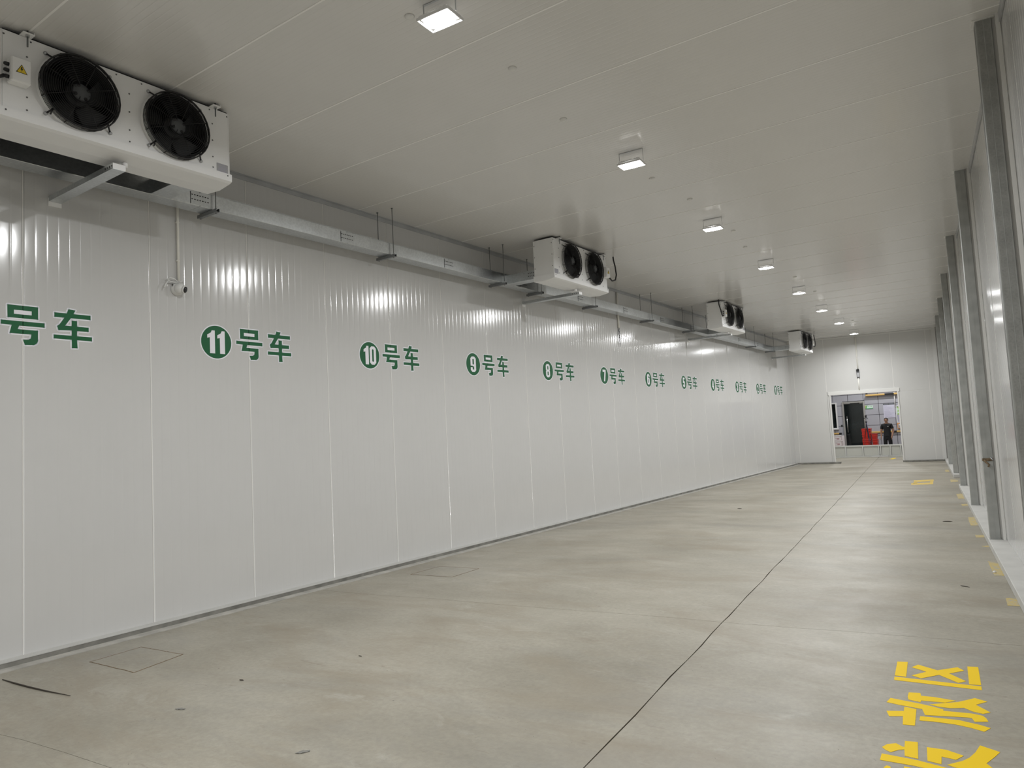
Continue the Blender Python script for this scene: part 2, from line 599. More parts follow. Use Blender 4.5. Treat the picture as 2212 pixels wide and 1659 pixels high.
# room closed behind the camera and the lobby beyond the doorway
struct(MB().box((4.2, Y0 - 0.06, H / 2), (9.4, 0.12, H), 'end_panel_white').build('wall_back'))
struct(MB().box((-1.06, 32.4, H / 2), (0.12, 7.4, H), 'end_panel_white').build('wall_lobby_left'))
struct(MB().box((4.86, 32.55, H / 2), (0.12, 6.9, H), 'end_panel_white').build('wall_lobby_right'))

# floor: base and separate slabs with open joints
floor = struct(MB().box((3.7, (Y0 + YE) / 2, -0.045), (11.2, YE - Y0, 0.06), 'joint_dirt').build('floor'))
crack = [(5.95, -9.0), (5.42, -3.0), (5.205, 0.6), (4.971, 3.132), (4.699, 6.171), (4.53, 8.008), (4.36, 9.939), (4.09, 12.9), (3.752, 16.634), (3.40, 20.5), (2.933, 25.564), (2.60, 29.3), (2.0, 36.0)]


def crack_x(y):
    for (xa, ya), (xb, yb) in zip(crack, crack[1:]):
        if ya <= y <= yb:
            return xa + (xb - xa) * (y - ya) / (yb - ya)
    return crack[-1][0]


cross = [(-3.0, 0.0), (1.62, 0.0015), (5.43, 0.0022), (20.3, 0.0012)]     # y at x = 0, half width of the joint
SL = 0.112


def row_y(i, x, side):
    if i < 0: return Y0
    if i >= len(cross): return YE
    y, hw = cross[i]
    wob = 0.012 * math.sin(x * 3.1 + i) + 0.006 * math.sin(x * 9.7 + 2 * i)
    return y + SL * x + wob + side * hw


for i in range(-1, len(cross)):
    for side in (-1, 1):
        xs0, xs1 = (-1.3, None) if side < 0 else (None, 9.1)
        # corner ys on the crack
        def on_crack(j, sd):
            y = 5.0
            for _ in range(30):
                y = row_y(j, crack_x(y), sd)
            return y
        ya, yb = on_crack(i, 1), on_crack(i + 1, -1)
        ys = [ya] + [c[1] for c in crack if ya + 0.05 < c[1] < yb - 0.05] + [yb]
        # extra wobble points along the joint
        yy = []
        for p, q in zip(ys, ys[1:]):
            n = max(1, int((q - p) / 0.35))
            yy += [p + (q - p) * t / n for t in range(n)]
        yy.append(ys[-1])

        def hw(y): return (0.0042 if y < 9 else 0.0036) * (1 + 0.35 * math.sin(y * 7.3))

        def wob(y): return 0.003 * math.sin(y * 5.1) + 0.0035 * math.sin(y * 13.3)
        cr = [(crack_x(y) + wob(y) + side * hw(y), y) for y in yy]
        far = xs0 if side < 0 else xs1
        nst = 14
        xa = cr[0][0]; xb = cr[-1][0]
        bot = [(far + (xa - far) * t / nst, row_y(i, far + (xa - far) * t / nst, 1)) for t in range(nst)]
        top = [(xb + (far - xb) * t / nst, row_y(i + 1, xb + (far - xb) * t / nst, -1)) for t in range(1, nst + 1)]
        poly = bot + cr + top
        if side > 0:
            poly = poly[::-1]
        MB().prism(poly, lambda p, d: (p[0], p[1], d), -0.014, 0.0, 'concrete_floor').build('slab', None, floor)

# ------------------------------------------------------------------ floodlights on the ceiling
def make_lamp():
    root = thing('ceiling_floodlight', 'x', 'floodlight', group='floodlights along the ceiling')
    w, d, dz = 0.27, 0.19, 0.15
    hb = MB()
    hb.box((0, 0, -dz + 0.016), (w - 0.02, d - 0.02, 0.022), 'lamp_housing', ch=0.006)
    for k in range(7):
        hb.box((-w / 2 + 0.045 + k * 0.03, 0, -dz + 0.032), (0.004, d - 0.05, 0.012), 'lamp_housing')
    hb.build('housing', None, root)
    fr = MB()
    for s in (-1, 1):
        fr.box((0, s * (d / 2 - 0.003), -dz - 0.003), (w, 0.006, 0.020), 'lamp_housing', ch=0.001)
        fr.box((s * (w / 2 - 0.003), 0, -dz - 0.003), (0.006, d - 0.012, 0.020), 'lamp_housing', ch=0.001)
    fr.build('rim', None, root)
    dome = MB().lathe([(0.5, 0.004), (0.5, -0.010), (0.46, -0.016), (0.34, -0.023), (0.17, -0.027), (0.01, -0.028)], (0, 0, -dz), mt='lamp_lens', seg=32)
    dome.v = [(p[0] * (w - 0.02), p[1] * (d - 0.012), p[2]) for p in dome.v]
    dome.build('lens', None, root)
    bk = MB()
    bk.box((0, 0, -0.003), (w + 0.004, 0.016, 0.003), 'trim_grey')
    for s in (-1, 1):
        bk.box((s * (w / 2 + 0.003), 0, -dz / 2 + 0.005), (0.003, 0.010, dz - 0.02), 'trim_grey')
    bk.build('bracket', None, root)
    ld = bpy.data.lights.new('floodlight_beam', 'AREA')
    ld.shape = 'ELLIPSE'; ld.size = w - 0.04; ld.size_y = d - 0.03
    ld.energy = LAMP_W
    ld.spread = math.radians(173)
    ld.color = (0.985, 0.995, 1.0)
    lo = bpy.data.objects.new('beam', ld); COL.objects.link(lo)
    lo.parent = root; lo.location = (0, 0, -dz - 0.0295)
    return root


lamp0 = make_lamp()
lamp_pos = [(3.81, 3.685), (3.645, 7.10), (3.455, 10.28), (3.305, 13.65), (3.125, 17.0), (2.95, 20.28), (2.81, 23.44), (2.66, 26.9)]
for i, (x, y) in enumerate(lamp_pos):
    o = lamp0 if i == 0 else copy_tree(lamp0)
    o.location = (x, y, H); o.rotation_euler = (0, 0, 0.06)
    o['label'] = 'bright floodlight on a ceiling bracket, ' + ORD[i] + ' of the row counted from the camera' if i else 'largest bright floodlight on the ceiling, nearest of the row, at the top edge'
for j, y in enumerate((0.35, -2.97, -6.3)):
    o = copy_tree(lamp0); o.location = (3.98 + 0.16 * j, y, H); o.rotation_euler = (0, 0, 0.06)
    o['label'] = 'floodlight behind the camera, ' + ORD[j] + ' back from the viewpoint'
for j, (x, y) in enumerate(((1.2, 30.9), (2.6, 33.2))):  # unseen lamps, added to light the lobby
    o = copy_tree(lamp0); o.location = (x, y, H); o.rotation_euler = (0, 0, 0.06)
    o['label'] = ('unseen floodlight added to light the lobby just beyond the doorway', 'unseen floodlight added to light the lobby above the low gate')[j]
    o['group'] = 'added lobby floodlights'

# small white bolt caps on the ceiling
capm = MB().lathe([(0.001, 0), (0.036, 0.0), (0.036, -0.006), (0.02, -0.018), (0.001, -0.022)], (0, 0, 0), mt='trim_white', seg=16).mesh('ceiling_cap')
cap_pos = [(3.512, 3.705), (3.665, 4.788), (3.493, 5.906), (3.473, 8.057), (3.534, 9.166), (3.485, 11.172), (3.315, 12.362), (3.332, 15.78), (3.276, 17.943), (3.047, 24.355), (2.912, 25.6)]
for i, (x, y) in enumerate(cap_pos):
    tag(link('ceiling_disc', capm, None, (x, y, H)), 'small white round bolt cap on the ceiling, ' + ORD[i] + ' counted from the camera', 'bolt cap', 'bolt caps on the ceiling')

# ------------------------------------------------------------------ cooling units under the ceiling
UL, UX0, UX1, UZ0, UZ1 = 1.78, 0.90, 1.262, 4.11, 4.683
FY, FZ, FR = 0.38, 4.39, 0.262


SCREW = MB().lathe([(0.0065, 0.0), (0.0065, 0.003), (0.003, 0.006)], (0, 0, 0), (1, 0, 0), 'screw_steel', 7).mesh('screw')


def make_unit(near):
    """near = -1: electric box at the camera end; +1: at the far end. Unit centred on y = 0"""
    root = thing('cooling_unit', 'x', 'air cooler', group='ceiling cooling units')
    xm = (UX0 + UX1) / 2
    cas = MB()
    t = 0.012
    # top, two ends, front as sheets so that the back stays open for the coil
    cas.box((xm, 0, UZ1 - t / 2), (UX1 - UX0, UL, t), 'casing_white')
    for s in (-1, 1):
        cas.box((xm, s * (UL / 2 - t / 2), (UZ0 + UZ1) / 2), (UX1 - UX0, t, UZ1 - UZ0 - 0.002), 'casing_white', ch=0.002)
    # front sheet with two round openings, as quads around each circle
    N = 32
    for sgn in (-1, 1):
        cy = sgn * FY
        y0, y1 = (-UL / 2 + t, 0.0) if sgn < 0 else (0.0, UL / 2 - t)
        ring = [(cy + math.cos(2 * math.pi * k / N) * 0.248, FZ + math.sin(2 * math.pi * k / N) * 0.248) for k in range(N)]
        outer = []
        for (a, b) in ring:
            dy, dz = a - cy, b - FZ
            sc = []
            if dy > 1e-6: sc.append((y1 - cy) / dy)
            if dy < -1e-6: sc.append((y0 - cy) / dy)
            if dz > 1e-6: sc.append((UZ1 - t - FZ) / dz)
            if dz < -1e-6: sc.append((UZ0 - FZ) / dz)
            q = min(sc); outer.append((cy + dy * q, FZ + dz * q))
        vs = [(UX1, a, b) for a, b in ring] + [(UX1, a, b) for a, b in outer]
        fs = [(k, (k + 1) % N, N + (k + 1) % N, N + k) for k in range(N)]
        for yc in (y0, y1):
            for zc in (UZ0, UZ1 - t):
                # the corner triangle missed by the radial quads
                best = None
                for k in range(N):
                    a, b = outer[k], outer[(k + 1) % N]
                    if (abs(a[0] - yc) < 1e-6) != (abs(b[0] - yc) < 1e-6) and (abs(a[1] - zc) < 1e-6 or abs(b[1] - zc) < 1e-6):
                        best = k
                if best is not None:
                    vs.append((UX1, yc, zc)); fs.append((N + best, N + (best + 1) % N, len(vs) - 1))
        cas.add(vs, fs, 'casing_white')
    cas.box((UX1 - 0.02, 0, UZ1 - t - 0.004), (0.03, UL - 0.03, 0.008), 'casing_white')
    cas.build('casing', None, root, fix=False)
    MB().box((UX0 + 0.045, 0, (UZ0 + UZ1) / 2), (0.07, UL - 0.06, UZ1 - UZ0 - 0.05), 'coil_dark').build('coil', None, root)
    MB().box((xm + 0.003, 0, UZ1 + 0.006), (UX1 - UX0 - 0.02, UL - 0.03, 0.012), 'coil_dark').build('dark_top_sheet', None, root)  # dark sheet lying on the casing, in the gap below the ceiling
    tr = MB()
    e = 0.012
    pr = [(UX0 - e, 4.12), (UX1 + e, 4.12), (UX1 + e, 4.055), (UX1 - 0.02, 4.043), (xm, 4.022), (UX0 - e, 4.036)]
    tr.prism(pr, lambda p, d: (p[0], d, p[1]), -UL / 2 - e, UL / 2 + e, 'casing_white')
    tray = tr.build('drip_tray', None, root)
    MB().lathe([(0.022, 0.0), (0.022, 0.035), (0.016, 0.05)], (xm + 0.02, 0.04, 3.984), mt='casing_white', seg=14).build('drain_outlet', None, tray)
    for sgn in (-1, 1):
        cy = sgn * FY
        fan = MB()
        # white bell mouth round the opening, dark throat behind it
        prof = [(0.290, 0.0), (0.274, 0.008), (0.268, 0.025), (0.266, 0.046), (0.262, 0.048), (0.248, 0.040), (0.246, -0.16)]
        seg = 32
        vs = []
        for (R, h) in prof:
            for k in range(seg):
                w = 2 * math.pi * k / seg
                vs.append((UX1 + h, cy + math.cos(w) * R, FZ + math.sin(w) * R))
        fs = [(i * seg + k, i * seg + (k + 1) % seg, (i + 1) * seg + (k + 1) % seg, (i + 1) * seg + k) for i in range(3) for k in range(seg)]
        fan.add(vs[:4 * seg], fs, 'casing_white', True)
        fan.add(vs[3 * seg:], [(i * seg + k, i * seg + (k + 1) % seg, (i + 1) * seg + (k + 1) % seg, (i + 1) * seg + k) for i in range(3) for k in range(seg)] + [tuple(3 * seg + k for k in range(seg))], 'fan_inside')
        fo = fan.build('fan', None, root, fix=False)
        g = MB()
        for i in range(13):
            R = 0.085 + i * 0.0148
            g.ring((UX1 + 0.078 - 0.012 * (R / 0.27) ** 4, cy, FZ), R, 0.0022, 'x', 'black_wire', 30, 4)
        g.ring((UX1 + 0.066, cy, FZ), 0.276, 0.006, 'x', 'black_wire', 32, 5)
        for h, R in ((0.054, 0.276), (0.042, 0.276), (0.030, 0.277), (0.016, 0.278)):
            g.ring((UX1 + h, cy, FZ), R, 0.0025, 'x', 'black_wire', 32, 4)
        for k in range(8):
            w = 2 * math.pi * (k + 0.5) / 8
            cw, sw = math.cos(w), math.sin(w)
            pts = [(UX1 + 0.074, cy + cw * 0.05, FZ + sw * 0.05), (UX1 + 0.074, cy + cw * 0.2, FZ + sw * 0.2), (UX1 + 0.064, cy + cw * 0.272, FZ + sw * 0.272), (UX1 + 0.008, cy + cw * 0.276, FZ + sw * 0.276)]
            g.tube(pts, 0.0032, 'black_wire', 4)
        for k in range(4):
            w = math.pi / 4 + k * math.pi / 2
            cw, sw = math.cos(w), math.sin(w)
            g.tube([(UX1 + 0.06, cy + cw * 0.262, FZ + sw * 0.262), (UX1 + 0.035, cy + cw * 0.285, FZ + sw * 0.285), (UX1 + 0.008, cy + cw * 0.318, FZ + sw * 0.318)], 0.007, 'black_wire', 5)
            g.lathe([(0.014, 0.0), (0.014, 0.008), (0.008, 0.016)], (UX1 + 0.002, cy + cw * 0.322, FZ + sw * 0.322), (1, 0, 0), 'zinc', 10)
        g.tube([(UX1 + 0.05, cy - 0.2, FZ - 0.195), (UX1 + 0.055, cy - 0.215, FZ - 0.245)], 0.006, 'black_wire', 5)
        g.build('guard', None, fo, fix=False)
        bl = MB()
        for k in range(5):
            w0 = 2 * math.pi * k / 5 + 0.2
            grid = []
            for i in range(5):
                R = 0.07 + 0.165 * i / 4
                for j in range(4):
                    w = w0 + (j / 3 - 0.5) * (0.95 - 0.15 * i / 4) + 0.25 * i / 4
                    grid.append((UX1 - 0.045 + 0.055 * (j / 3 - 0.5), cy + math.cos(w) * R, FZ + math.sin(w) * R))
            bl.add(grid, [(i * 4 + j, i * 4 + j + 1, i * 4 + j + 5, i * 4 + j + 4) for i in range(4) for j in range(3)], 'fan_blade', True)
        bl.lathe([(0.09, -0.10), (0.09, 0.0), (0.08, 0.012)], (UX1 - 0.03, cy, FZ), (1, 0, 0), 'fan_blade', 20)
        bl.build('blades', None, fo, fix=False)
        hb = MB().lathe([(0.066, 0.0), (0.066, 0.02), (0.058, 0.028)], (UX1 + 0.03, cy, FZ), (1, 0, 0), 'motor_grey', 20)
        for k in range(4):
            w = 0.5 + k * math.pi / 2
            hb.lathe([(0.013, 0.0), (0.013, 0.006)], (UX1 + 0.056, cy + math.cos(w) * 0.052, FZ + math.sin(w) * 0.052), (1, 0, 0), 'black_plastic', 8)
        hb.build('motor_cap', None, fo)
    # hanging lugs with bolts at the four top corners
    for sy in (-1, 1):
        for x in (UX1 + 0.03, UX0 - 0.03):
            lg = MB().box((x, sy * 0.735, UZ1 + 0.005), (0.075, 0.075, 0.006), 'casing_white')
            lg.box((x, sy * 0.735 + 0.036, UZ1 + 0.012), (0.06, 0.004, 0.02), 'casing_white')
            lo = lg.build('hanging_lug', None, root)
            b = MB().tube([(x + 0.008, sy * 0.735, H - 0.001), (x + 0.008, sy * 0.735, UZ1 - 0.085)], 0.006, 'rod_steel', 8)
            b.lathe([(0.014, 0.0), (0.014, 0.012)], (x + 0.008, sy * 0.735, UZ1 - 0.012), mt='zinc', seg=6, smooth=False)
            b.build('bolt', None, lo)
    # screws
    def scr(y, z, x=UX1): link('screw', SCREW, root, (x, y, z))
    for y in (-0.7, -0.3, -0.1, 0.1, 0.3, 0.5, -0.5, 0.7): scr(y, UZ1 - 0.022)
    for z in (4.54, 4.39, 4.24): scr(0.0, z); scr(0.725, z); scr(-0.725, z)
    for y in (-0.725, -0.35, 0.0, 0.35, 0.725): scr(y, UZ0 + 0.035)
    scr(UL / 2 - 0.03, 4.10, UX1 + 0.012); scr(UL / 2 - 0.02, UZ1 - 0.03); scr(-UL / 2 + 0.02, UZ1 - 0.03); scr(-UL / 2 + 0.03, 4.10, UX1 + 0.012)
    for z in (4.6, 4.42, 4.24):
        link('screw', SCREW, root, (UX1 - 0.02, -UL / 2, z), -math.pi / 2)
        link('screw', SCREW, root, (UX0 + 0.02, -UL / 2, z), -math.pi / 2)
    # electric box, its warning triangle, cable glands and cable
    by = near * (UL / 2 - 0.10)
    jb = MB().box((UX1 + 0.04, by, 4.385), (0.08, 0.125, 0.18), 'casing_white', ch=0.008)
    jb.box((UX1 + 0.083, by, 4.385), (0.01, 0.115, 0.17), 'casing_white', ch=0.003)
    jo = jb.build('electric_box', None, root)
    tz = 4.392
    tri = MB().prism([(by - 0.036, tz - 0.03), (by + 0.036, tz - 0.03), (by, tz + 0.034)], lambda p, d: (d, p[0], p[1]), UX1 + 0.088, UX1 + 0.0892, 'black_plastic')
    tri.prism([(by - 0.030, tz - 0.0265), (by + 0.030, tz - 0.0265), (by, tz + 0.027)], lambda p, d: (d, p[0], p[1]), UX1 + 0.0893, UX1 + 0.0898, 'sticker_yellow')
    bolt = [(by - 0.003, tz + 0.016), (by + 0.006, tz + 0.014), (by + 0.001, tz + 0.002), (by + 0.009, tz + 0.002), (by - 0.004, tz - 0.021), (by - 0.001, tz - 0.006), (by - 0.008, tz - 0.006)]
    tri.prism(bolt, lambda p, d: (d, p[0], p[1]), UX1 + 0.0899, UX1 + 0.0903, 'black_plastic')
    tri.build('warning_sticker', None, jo)
    gl = MB()
    for z in (4.42, 4.375, 4.33):
        gl.lathe([(0.014, 0.0), (0.014, 0.02), (0.010, 0.03)], (UX1 + 0.04, by + near * 0.0625, z), (0, near, 0), 'black_plastic', 10)
    gl.build('cable_gland', None, jo)
    if near > 0:
        pts = [(UX1 + 0.04, by + 0.09, 4.33), (UX1 + 0.05, by + 0.20, 4.27), (UX1 + 0.06, by + 0.31, 4.30), (UX1 + 0.065, by + 0.35, 4.40), (UX1 + 0.06, by + 0.33, 4.55), (UX1 + 0.05, by + 0.30, 4.66), (UX1 + 0.05, by + 0.29, H)]
    else:
        pts = [(UX1 + 0.04, by - 0.09, 4.33), (UX1 + 0.04, by - 0.13, 4.30), (UX1 + 0.03, by - 0.17, 4.34), (UX1 + 0.02, by - 0.19, 4.44), (UX1 - 0.02, by - 0.18, 4.58), (UX1 - 0.03, by - 0.16, 4.66), (UX1 - 0.03, by - 0.155, H)]
    MB().tube(pts, 0.013, 'black_plastic', 8).build('power_cable', None, root)
    # rating plate at the other end
    py = -near * (UL / 2 - 0.075)
    pl = MB().box((UX1 + 0.002, py, 4.155), (0.002, 0.11, 0.085), 'label_silver')
    for k, z in enumerate((4.188, 4.172, 4.16, 4.148, 4.136, 4.124)):
        pl.box((UX1 + 0.0035, py + (0.0 if k == 0 else 0.008 * ((k % 3) - 1)), z), (0.001, 0.09 - 0.012 * (k % 2), 0.0035), 'print_grey')
    pl.build('rating_plate', None, root)
    return root


uA = make_unit(-1); uB = make_unit(1)
units = [(uA, 2.83), (uB, 10.18), (copy_tree(uA), 18.03), (copy_tree(uB), 26.0)]
ul = ['large white cooling unit with two black fans, nearest, cut off at the left edge', 'white two-fan cooling unit in mid room, second from the camera', 'white two-fan cooling unit with a cable loop at its near end, third from camera', 'smallest white two-fan cooling unit, close to the end wall']
for (u, y), l in zip(units, ul):
    u.location = (0, y, 0); u['label'] = l

# struts from the left wall to the drip trays
sb = MB()
sb.box((0.58, 0, 3.935), (1.14, 0.10, 0.004), 'galvanised')
for s in (-1, 1):
    sb.box((0.58, s * 0.048, 3.957), (1.14, 0.004, 0.044), 'galvanised')
    sb.box((0.58, s * 0.040, 3.978), (1.14, 0.018, 0.003), 'galvanised_dark')
strut_me = sb.mesh('channel')
hole = MB()
for s in (-1, 1):
    for k in range(4):
        hole.box((1.135 - 0.035 * k, s * 0.0505, 3.957), (0.010, 0.001, 0.018 if k % 2 else 0.010), 'fan_inside')
hole_me = hole.mesh('punched_holes')
foot_me = MB().box((0.004, 0, 3.93), (0.008, 0.11, 0.075), 'casing_white', ch=0.002).mesh('wall_foot')
cap_me = MB().box((1.151, 0, 3.957), (0.006, 0.10, 0.044), 'casing_white').mesh('end_cap')
for (yy, l) in ((2.80, 'nearest'), (10.29, 'second'), (18.15, 'third'), (26.3, 'farthest')):
    t = thing('support_strut', 'galvanised channel strut from left wall to underside of the ' + l + ' cooling unit', 'strut', (0, yy, 0), 0, 'struts under the cooling units')
    link('channel', strut_me, t); link('punched_holes', hole_me, t); link('wall_foot', foot_me, t); link('end_cap', cap_me, t)

# ------------------------------------------------------------------ cable tray along the left wall
TX0, TX1, TZ0, TZ1 = 0.16, 0.36, 4.10, 4.25
tray = thing('cable_tray', 'long galvanised cable tray running along the left wall below the ceiling', 'cable tray', (0, 0, 0))
joints = [0.1 - 1.94] + [3.98 + 1.935 * k for k in range(-2, 12)]
joints = sorted(set(round(j, 3) for j in joints))
TEND = 25.35
edges = [j for j in joints if j < TEND - 0.4] + [TEND]
for a, b in zip(edges, edges[1:]):
    L = b - a
    s = MB().box(((TX0 + TX1) / 2, (a + b) / 2, (TZ0 + TZ1) / 2), (TX1 - TX0, L - 0.004, TZ1 - TZ0), 'galvanised', ch=0.003)
    s.box(((TX0 + TX1) / 2, (a + b) / 2, TZ1 + 0.002), (TX1 - TX0 + 0.006, L - 0.004, 0.006), 'galvanised')
    s.build('tray_section', None, tray)
pl = MB().box((TX1 + 0.0015, 0, 4.172), (0.003, 0.20, 0.125), 'galvanised', ch=0.001)
plate_me = pl.mesh('joint_plate')
ph = MB()
for z in (4.205, 4.158):
    for k in range(7):
        ph.box((TX1 + 0.0034, -0.085 + k * 0.0283, z), (0.0012, 0.016, 0.009), 'fan_inside')
ph.box((TX1 + 0.0028, -0.1, 4.172), (0.0018, 0.004, 0.125), 'fan_inside')
hole_pl = ph.mesh('punched_holes')
for j in edges[1:-1]:
    p = link('joint_plate', plate_me, tray, (0, j, 0))
    link('punched_holes', hole_pl, p)
# branches to the units
for (uy, sgn) in ((2.83, 1), (10.18, -1), (18.03, 1), (26.0, -1)):
    y = uy + sgn * 0.745
    b = MB().box(((TX1 + 0.885) / 2, y, (TZ0 + TZ1) / 2), (0.885 - TX1, 0.20, TZ1 - TZ0), 'galvanised', ch=0.003)
    bo = b.build('branch_tray', None, tray)
    hh = MB()
    for z in (4.205, 4.158):
        for k in range(4):
            hh.box((0.76 + 0.032 * k, y - 0.1006, z), (0.012, 0.0012, 0.014), 'fan_inside')
    hh.build('punched_holes', None, bo)

# trapeze hangers
hr = []
for x in (TX0 - 0.035, TX1 + 0.035):
    mb = MB().tube([(x, 0, H), (x, 0, TZ0 - 0.05)], 0.005, 'rod_steel', 6)
    mb.lathe([(0.014, 0), (0.014, -0.008)], (x, 0, H), mt='rod_steel', seg=8)
    mb.lathe([(0.011, 0), (0.011, 0.010)], (x, 0, TZ0 + 0.002), mt='zinc', seg=6, smooth=False)
    hr.append(mb.mesh('threaded_rod'))
hbm = MB()
hbm.box(((TX0 + TX1) / 2, 0, TZ0 - 0.036), (0.34, 0.036, 0.003), 'galvanised_dark')
for s in (-1, 1):
    hbm.box(((TX0 + TX1) / 2, s * 0.018, TZ0 - 0.020), (0.34, 0.003, 0.034), 'galvanised_dark')
    hbm.box(((TX0 + TX1) / 2, s * 0.014, TZ0 - 0.003), (0.34, 0.008, 0.003), 'galvanised_dark')
hbm = hbm.mesh('cross_channel')
for i, y in enumerate((4.13, 6.68, 9.18, 10.28, 12.25, 14.93, 17.5, 19.25, 22.88, 25.10)):
    t = thing('tray_hanger', ORD[i] + ' rod hanger carrying the cable tray, counted from the camera', 'hanger', (0, y, 0), 0, 'hangers of the cable tray')
    link('threaded_rod', hr[0], t); link('threaded_rod', hr[1], t); link('cross_channel', hbm, t)

# ------------------------------------------------------------------ numbered signs on the left wall
HAO1 = [(0.296, 0.178), (0.528, 0.178), (0.528, 0.069), (0.298, 0.069)]
HAOH = [(0.345, 0.137), (0.478, 0.137), (0.478, 0.102), (0.345, 0.102)]
HAO2 = [(0.249, 0.043), (0.579, 0.043), (0.579, 0.004), (0.384, 0.004), (0.373, -0.027), (0.527, -0.027), (0.527, -0.113), (0.523, -0.130), (0.514, -0.144), (0.495, -0.155), (0.427, -0.158), (0.411, -0.113), (0.453, -0.111), (0.471, -0.100), (0.476, -0.065), (0.312, -0.065), (0.329, 0.006), (0.249, 0.008)]
CHE = [(0.656, 0.151), (0.757, 0.151), (0.771, 0.191), (0.829, 0.185), (0.813, 0.151), (0.958, 0.151), (0.958, 0.111), (0.791, 0.111), (0.744, 0.040), (0.797, 0.040), (0.797, 0.091), (0.843, 0.089), (0.843, 0.039), (0.941, 0.039), (0.941, 0.0), (0.843, -0.002), (0.842, -0.048), (0.969, -0.048), (0.969, -0.085), (0.842, -0.085), (0.846, -0.158), (0.798, -0.160), (0.797, -0.084), (0.650, -0.083), (0.650, -0.048), (0.797, -0.047), (0.797, 0.0), (0.688, -0.006), (0.678, 0.031), (0.699, 0.049), (0.737, 0.110), (0.656, 0.110)]
WX = lambda p, d: (d, p[0], p[1])


def halo(mb, poly, w, d0, d1, mt):
    mb.prism(poly, WX, d0, d1, mt)
    n = len(poly)
    for i in range(n):
        a = Vector(poly[i]); b = Vector(poly[(i + 1) % n]); t = (b - a).normalized(); nn = Vector((-t.y, t.x)) * w
        mb.prism([tuple(a + nn), tuple(a - nn), tuple(b - nn), tuple(b + nn)], WX, d0, d1, mt)
        mb.prism([(a.x + math.cos(k * math.pi / 4) * w, a.y + math.sin(k * math.pi / 4) * w) for k in range(8)], WX, d0, d1, mt)


def rect(x0, x1, y0, y1): return [(x0, y0), (x1, y0), (x1, y1), (x0, y1)]


def cham(x0, x1, y0, y1, c, d): return [(x0 + c, y0), (x1 - c, y0), (x1, y0 + d), (x1, y1 - d), (x1 - c, y1), (x0 + c, y1), (x0, y1 - d), (x0, y0 + d)]


FULL = [cham(0, 1, 0, 1, .28, .12)]
DIG = {
    '0': (FULL, [cham(.37, .63, .16, .84, .08, .04)]),
    '1': ([[(.34, 0), (.86, 0), (.86, 1), (.55, 1), (.45, .90), (.08, .80), (.08, .66), (.34, .69)]], []),
    '2': ([cham(0, 1, .48, 1, .26, .12), [(.62, .50), (1, .55), (.5, .19), (1, .19), (1, 0), (0, 0), (0, .16)]], [rect(.37, .63, .55, .84), rect(-.05, .37, .44, .66)]),
    '3': (FULL, [cham(.37, .63, .58, .84, .06, .03), cham(.37, .63, .16, .43, .06, .03), rect(-.05, .37, .37, .64)]),
    '4': ([rect(.50, .88, 0, 1), rect(0, 1, .20, .36), [(0, .36), (.45, 1), (.55, 1), (.55, .62), (.30, .36)]], []),
    '5': ([rect(.05, .95, .82, 1), rect(.05, .40, .42, 1), cham(0, 1, 0, .64, .26, .12)], [rect(.37, .63, .16, .48), rect(-.05, .37, .27, .40)]),
    '6': (FULL, [cham(.37, .63, .16, .52, .06, .03), rect(.37, .63, .64, .84), rect(.63, 1.05, .60, .70)]),
    '7': ([[(0, 1), (1, 1), (1, .80), (.66, 0), (.26, 0), (.58, .80), (0, .80)]], []),
    '8': (FULL, [cham(.37, .63, .58, .84, .06, .03), cham(.37, .63, .16, .43, .06, .03), [(-.01, .46), (.09, .51), (-.01, .56)], [(1.01, .46), (.91, .51), (1.01, .56)]]),
    '9': (FULL, [cham(.37, .63, .48, .84, .06, .03), rect(.37, .63, .16, .36), rect(-.05, .37, .30, .40)]),
}
co = MB()
halo(co, HAO1, 0.012, 0.0004, 0.0012, 'sign_white'); halo(co, HAO2, 0.012, 0.0004, 0.0012, 'sign_white')
halo(co, CHE, 0.012, 0.0004, 0.0012, 'sign_white')
out_me = co.mesh('white_outline')
h1 = MB().prism(HAO1, WX, 0.0012, 0.0020, 'sign_green').prism(HAOH, WX, 0.0020, 0.0025, 'sign_white').prism(HAO2, WX, 0.0012, 0.0020, 'sign_green').mesh('character')
h2 = MB().prism(CHE, WX, 0.0012, 0.0020, 'sign_green').mesh('character')
ring_pts = lambda R: [(math.cos(2 * math.pi * k / 48) * R + 0.012, math.sin(2 * math.pi * k / 48) * R + 0.008) for k in range(48)]
disc_me = MB().prism(ring_pts(0.187), WX, 0.0004, 0.0012, 'sign_white').prism(ring_pts(0.175), WX, 0.0012, 0.0020, 'sign_green').mesh('number_disc')
for k in range(12):
    num = 12 - k
    y = 4.3451 + (k - 1) * 2.2078
    NUM = ['one', 'two', 'three', 'four', 'five', 'six', 'seven', 'eight', 'nine', 'ten', 'eleven']
    lab = 'green wall sign with circled number ' + NUM[num - 1] + ' and two Chinese characters' if num < 12 else 'large green two-character sign cut off by the left edge of the photo'
    t = thing('wall_sign', lab, 'sign', (0, y, 2.7909), 0, 'numbered bay signs')
    link('number_disc', disc_me, t); link('white_outline', out_me, t)
    link('character', h1, t); link('character', h2, t)
    s = str(num)
    dm = MB(); gw = 0.112 if len(s) == 2 else 0.135; gh = 0.245
    x = 0.012 - (gw * len(s) + 0.004 * (len(s) - 1)) / 2
    for chd in s:
        so, cn = DIG[chd]
        place = lambda poly: [(x + a * gw, 0.008 - gh / 2 + b * gh) for a, b in poly]
        for q, p in enumerate(so): dm.prism(place(p), WX, 0.0019 - 0.0001 * q, 0.0025 + 0.0002 * q, 'sign_white')
        for q, p in enumerate(cn): dm.prism(place(p), WX, 0.0018 - 0.0001 * q, 0.0033 + 0.0002 * q, 'sign_green')
        x += gw + 0.004
    dm.build('numeral', None, t)

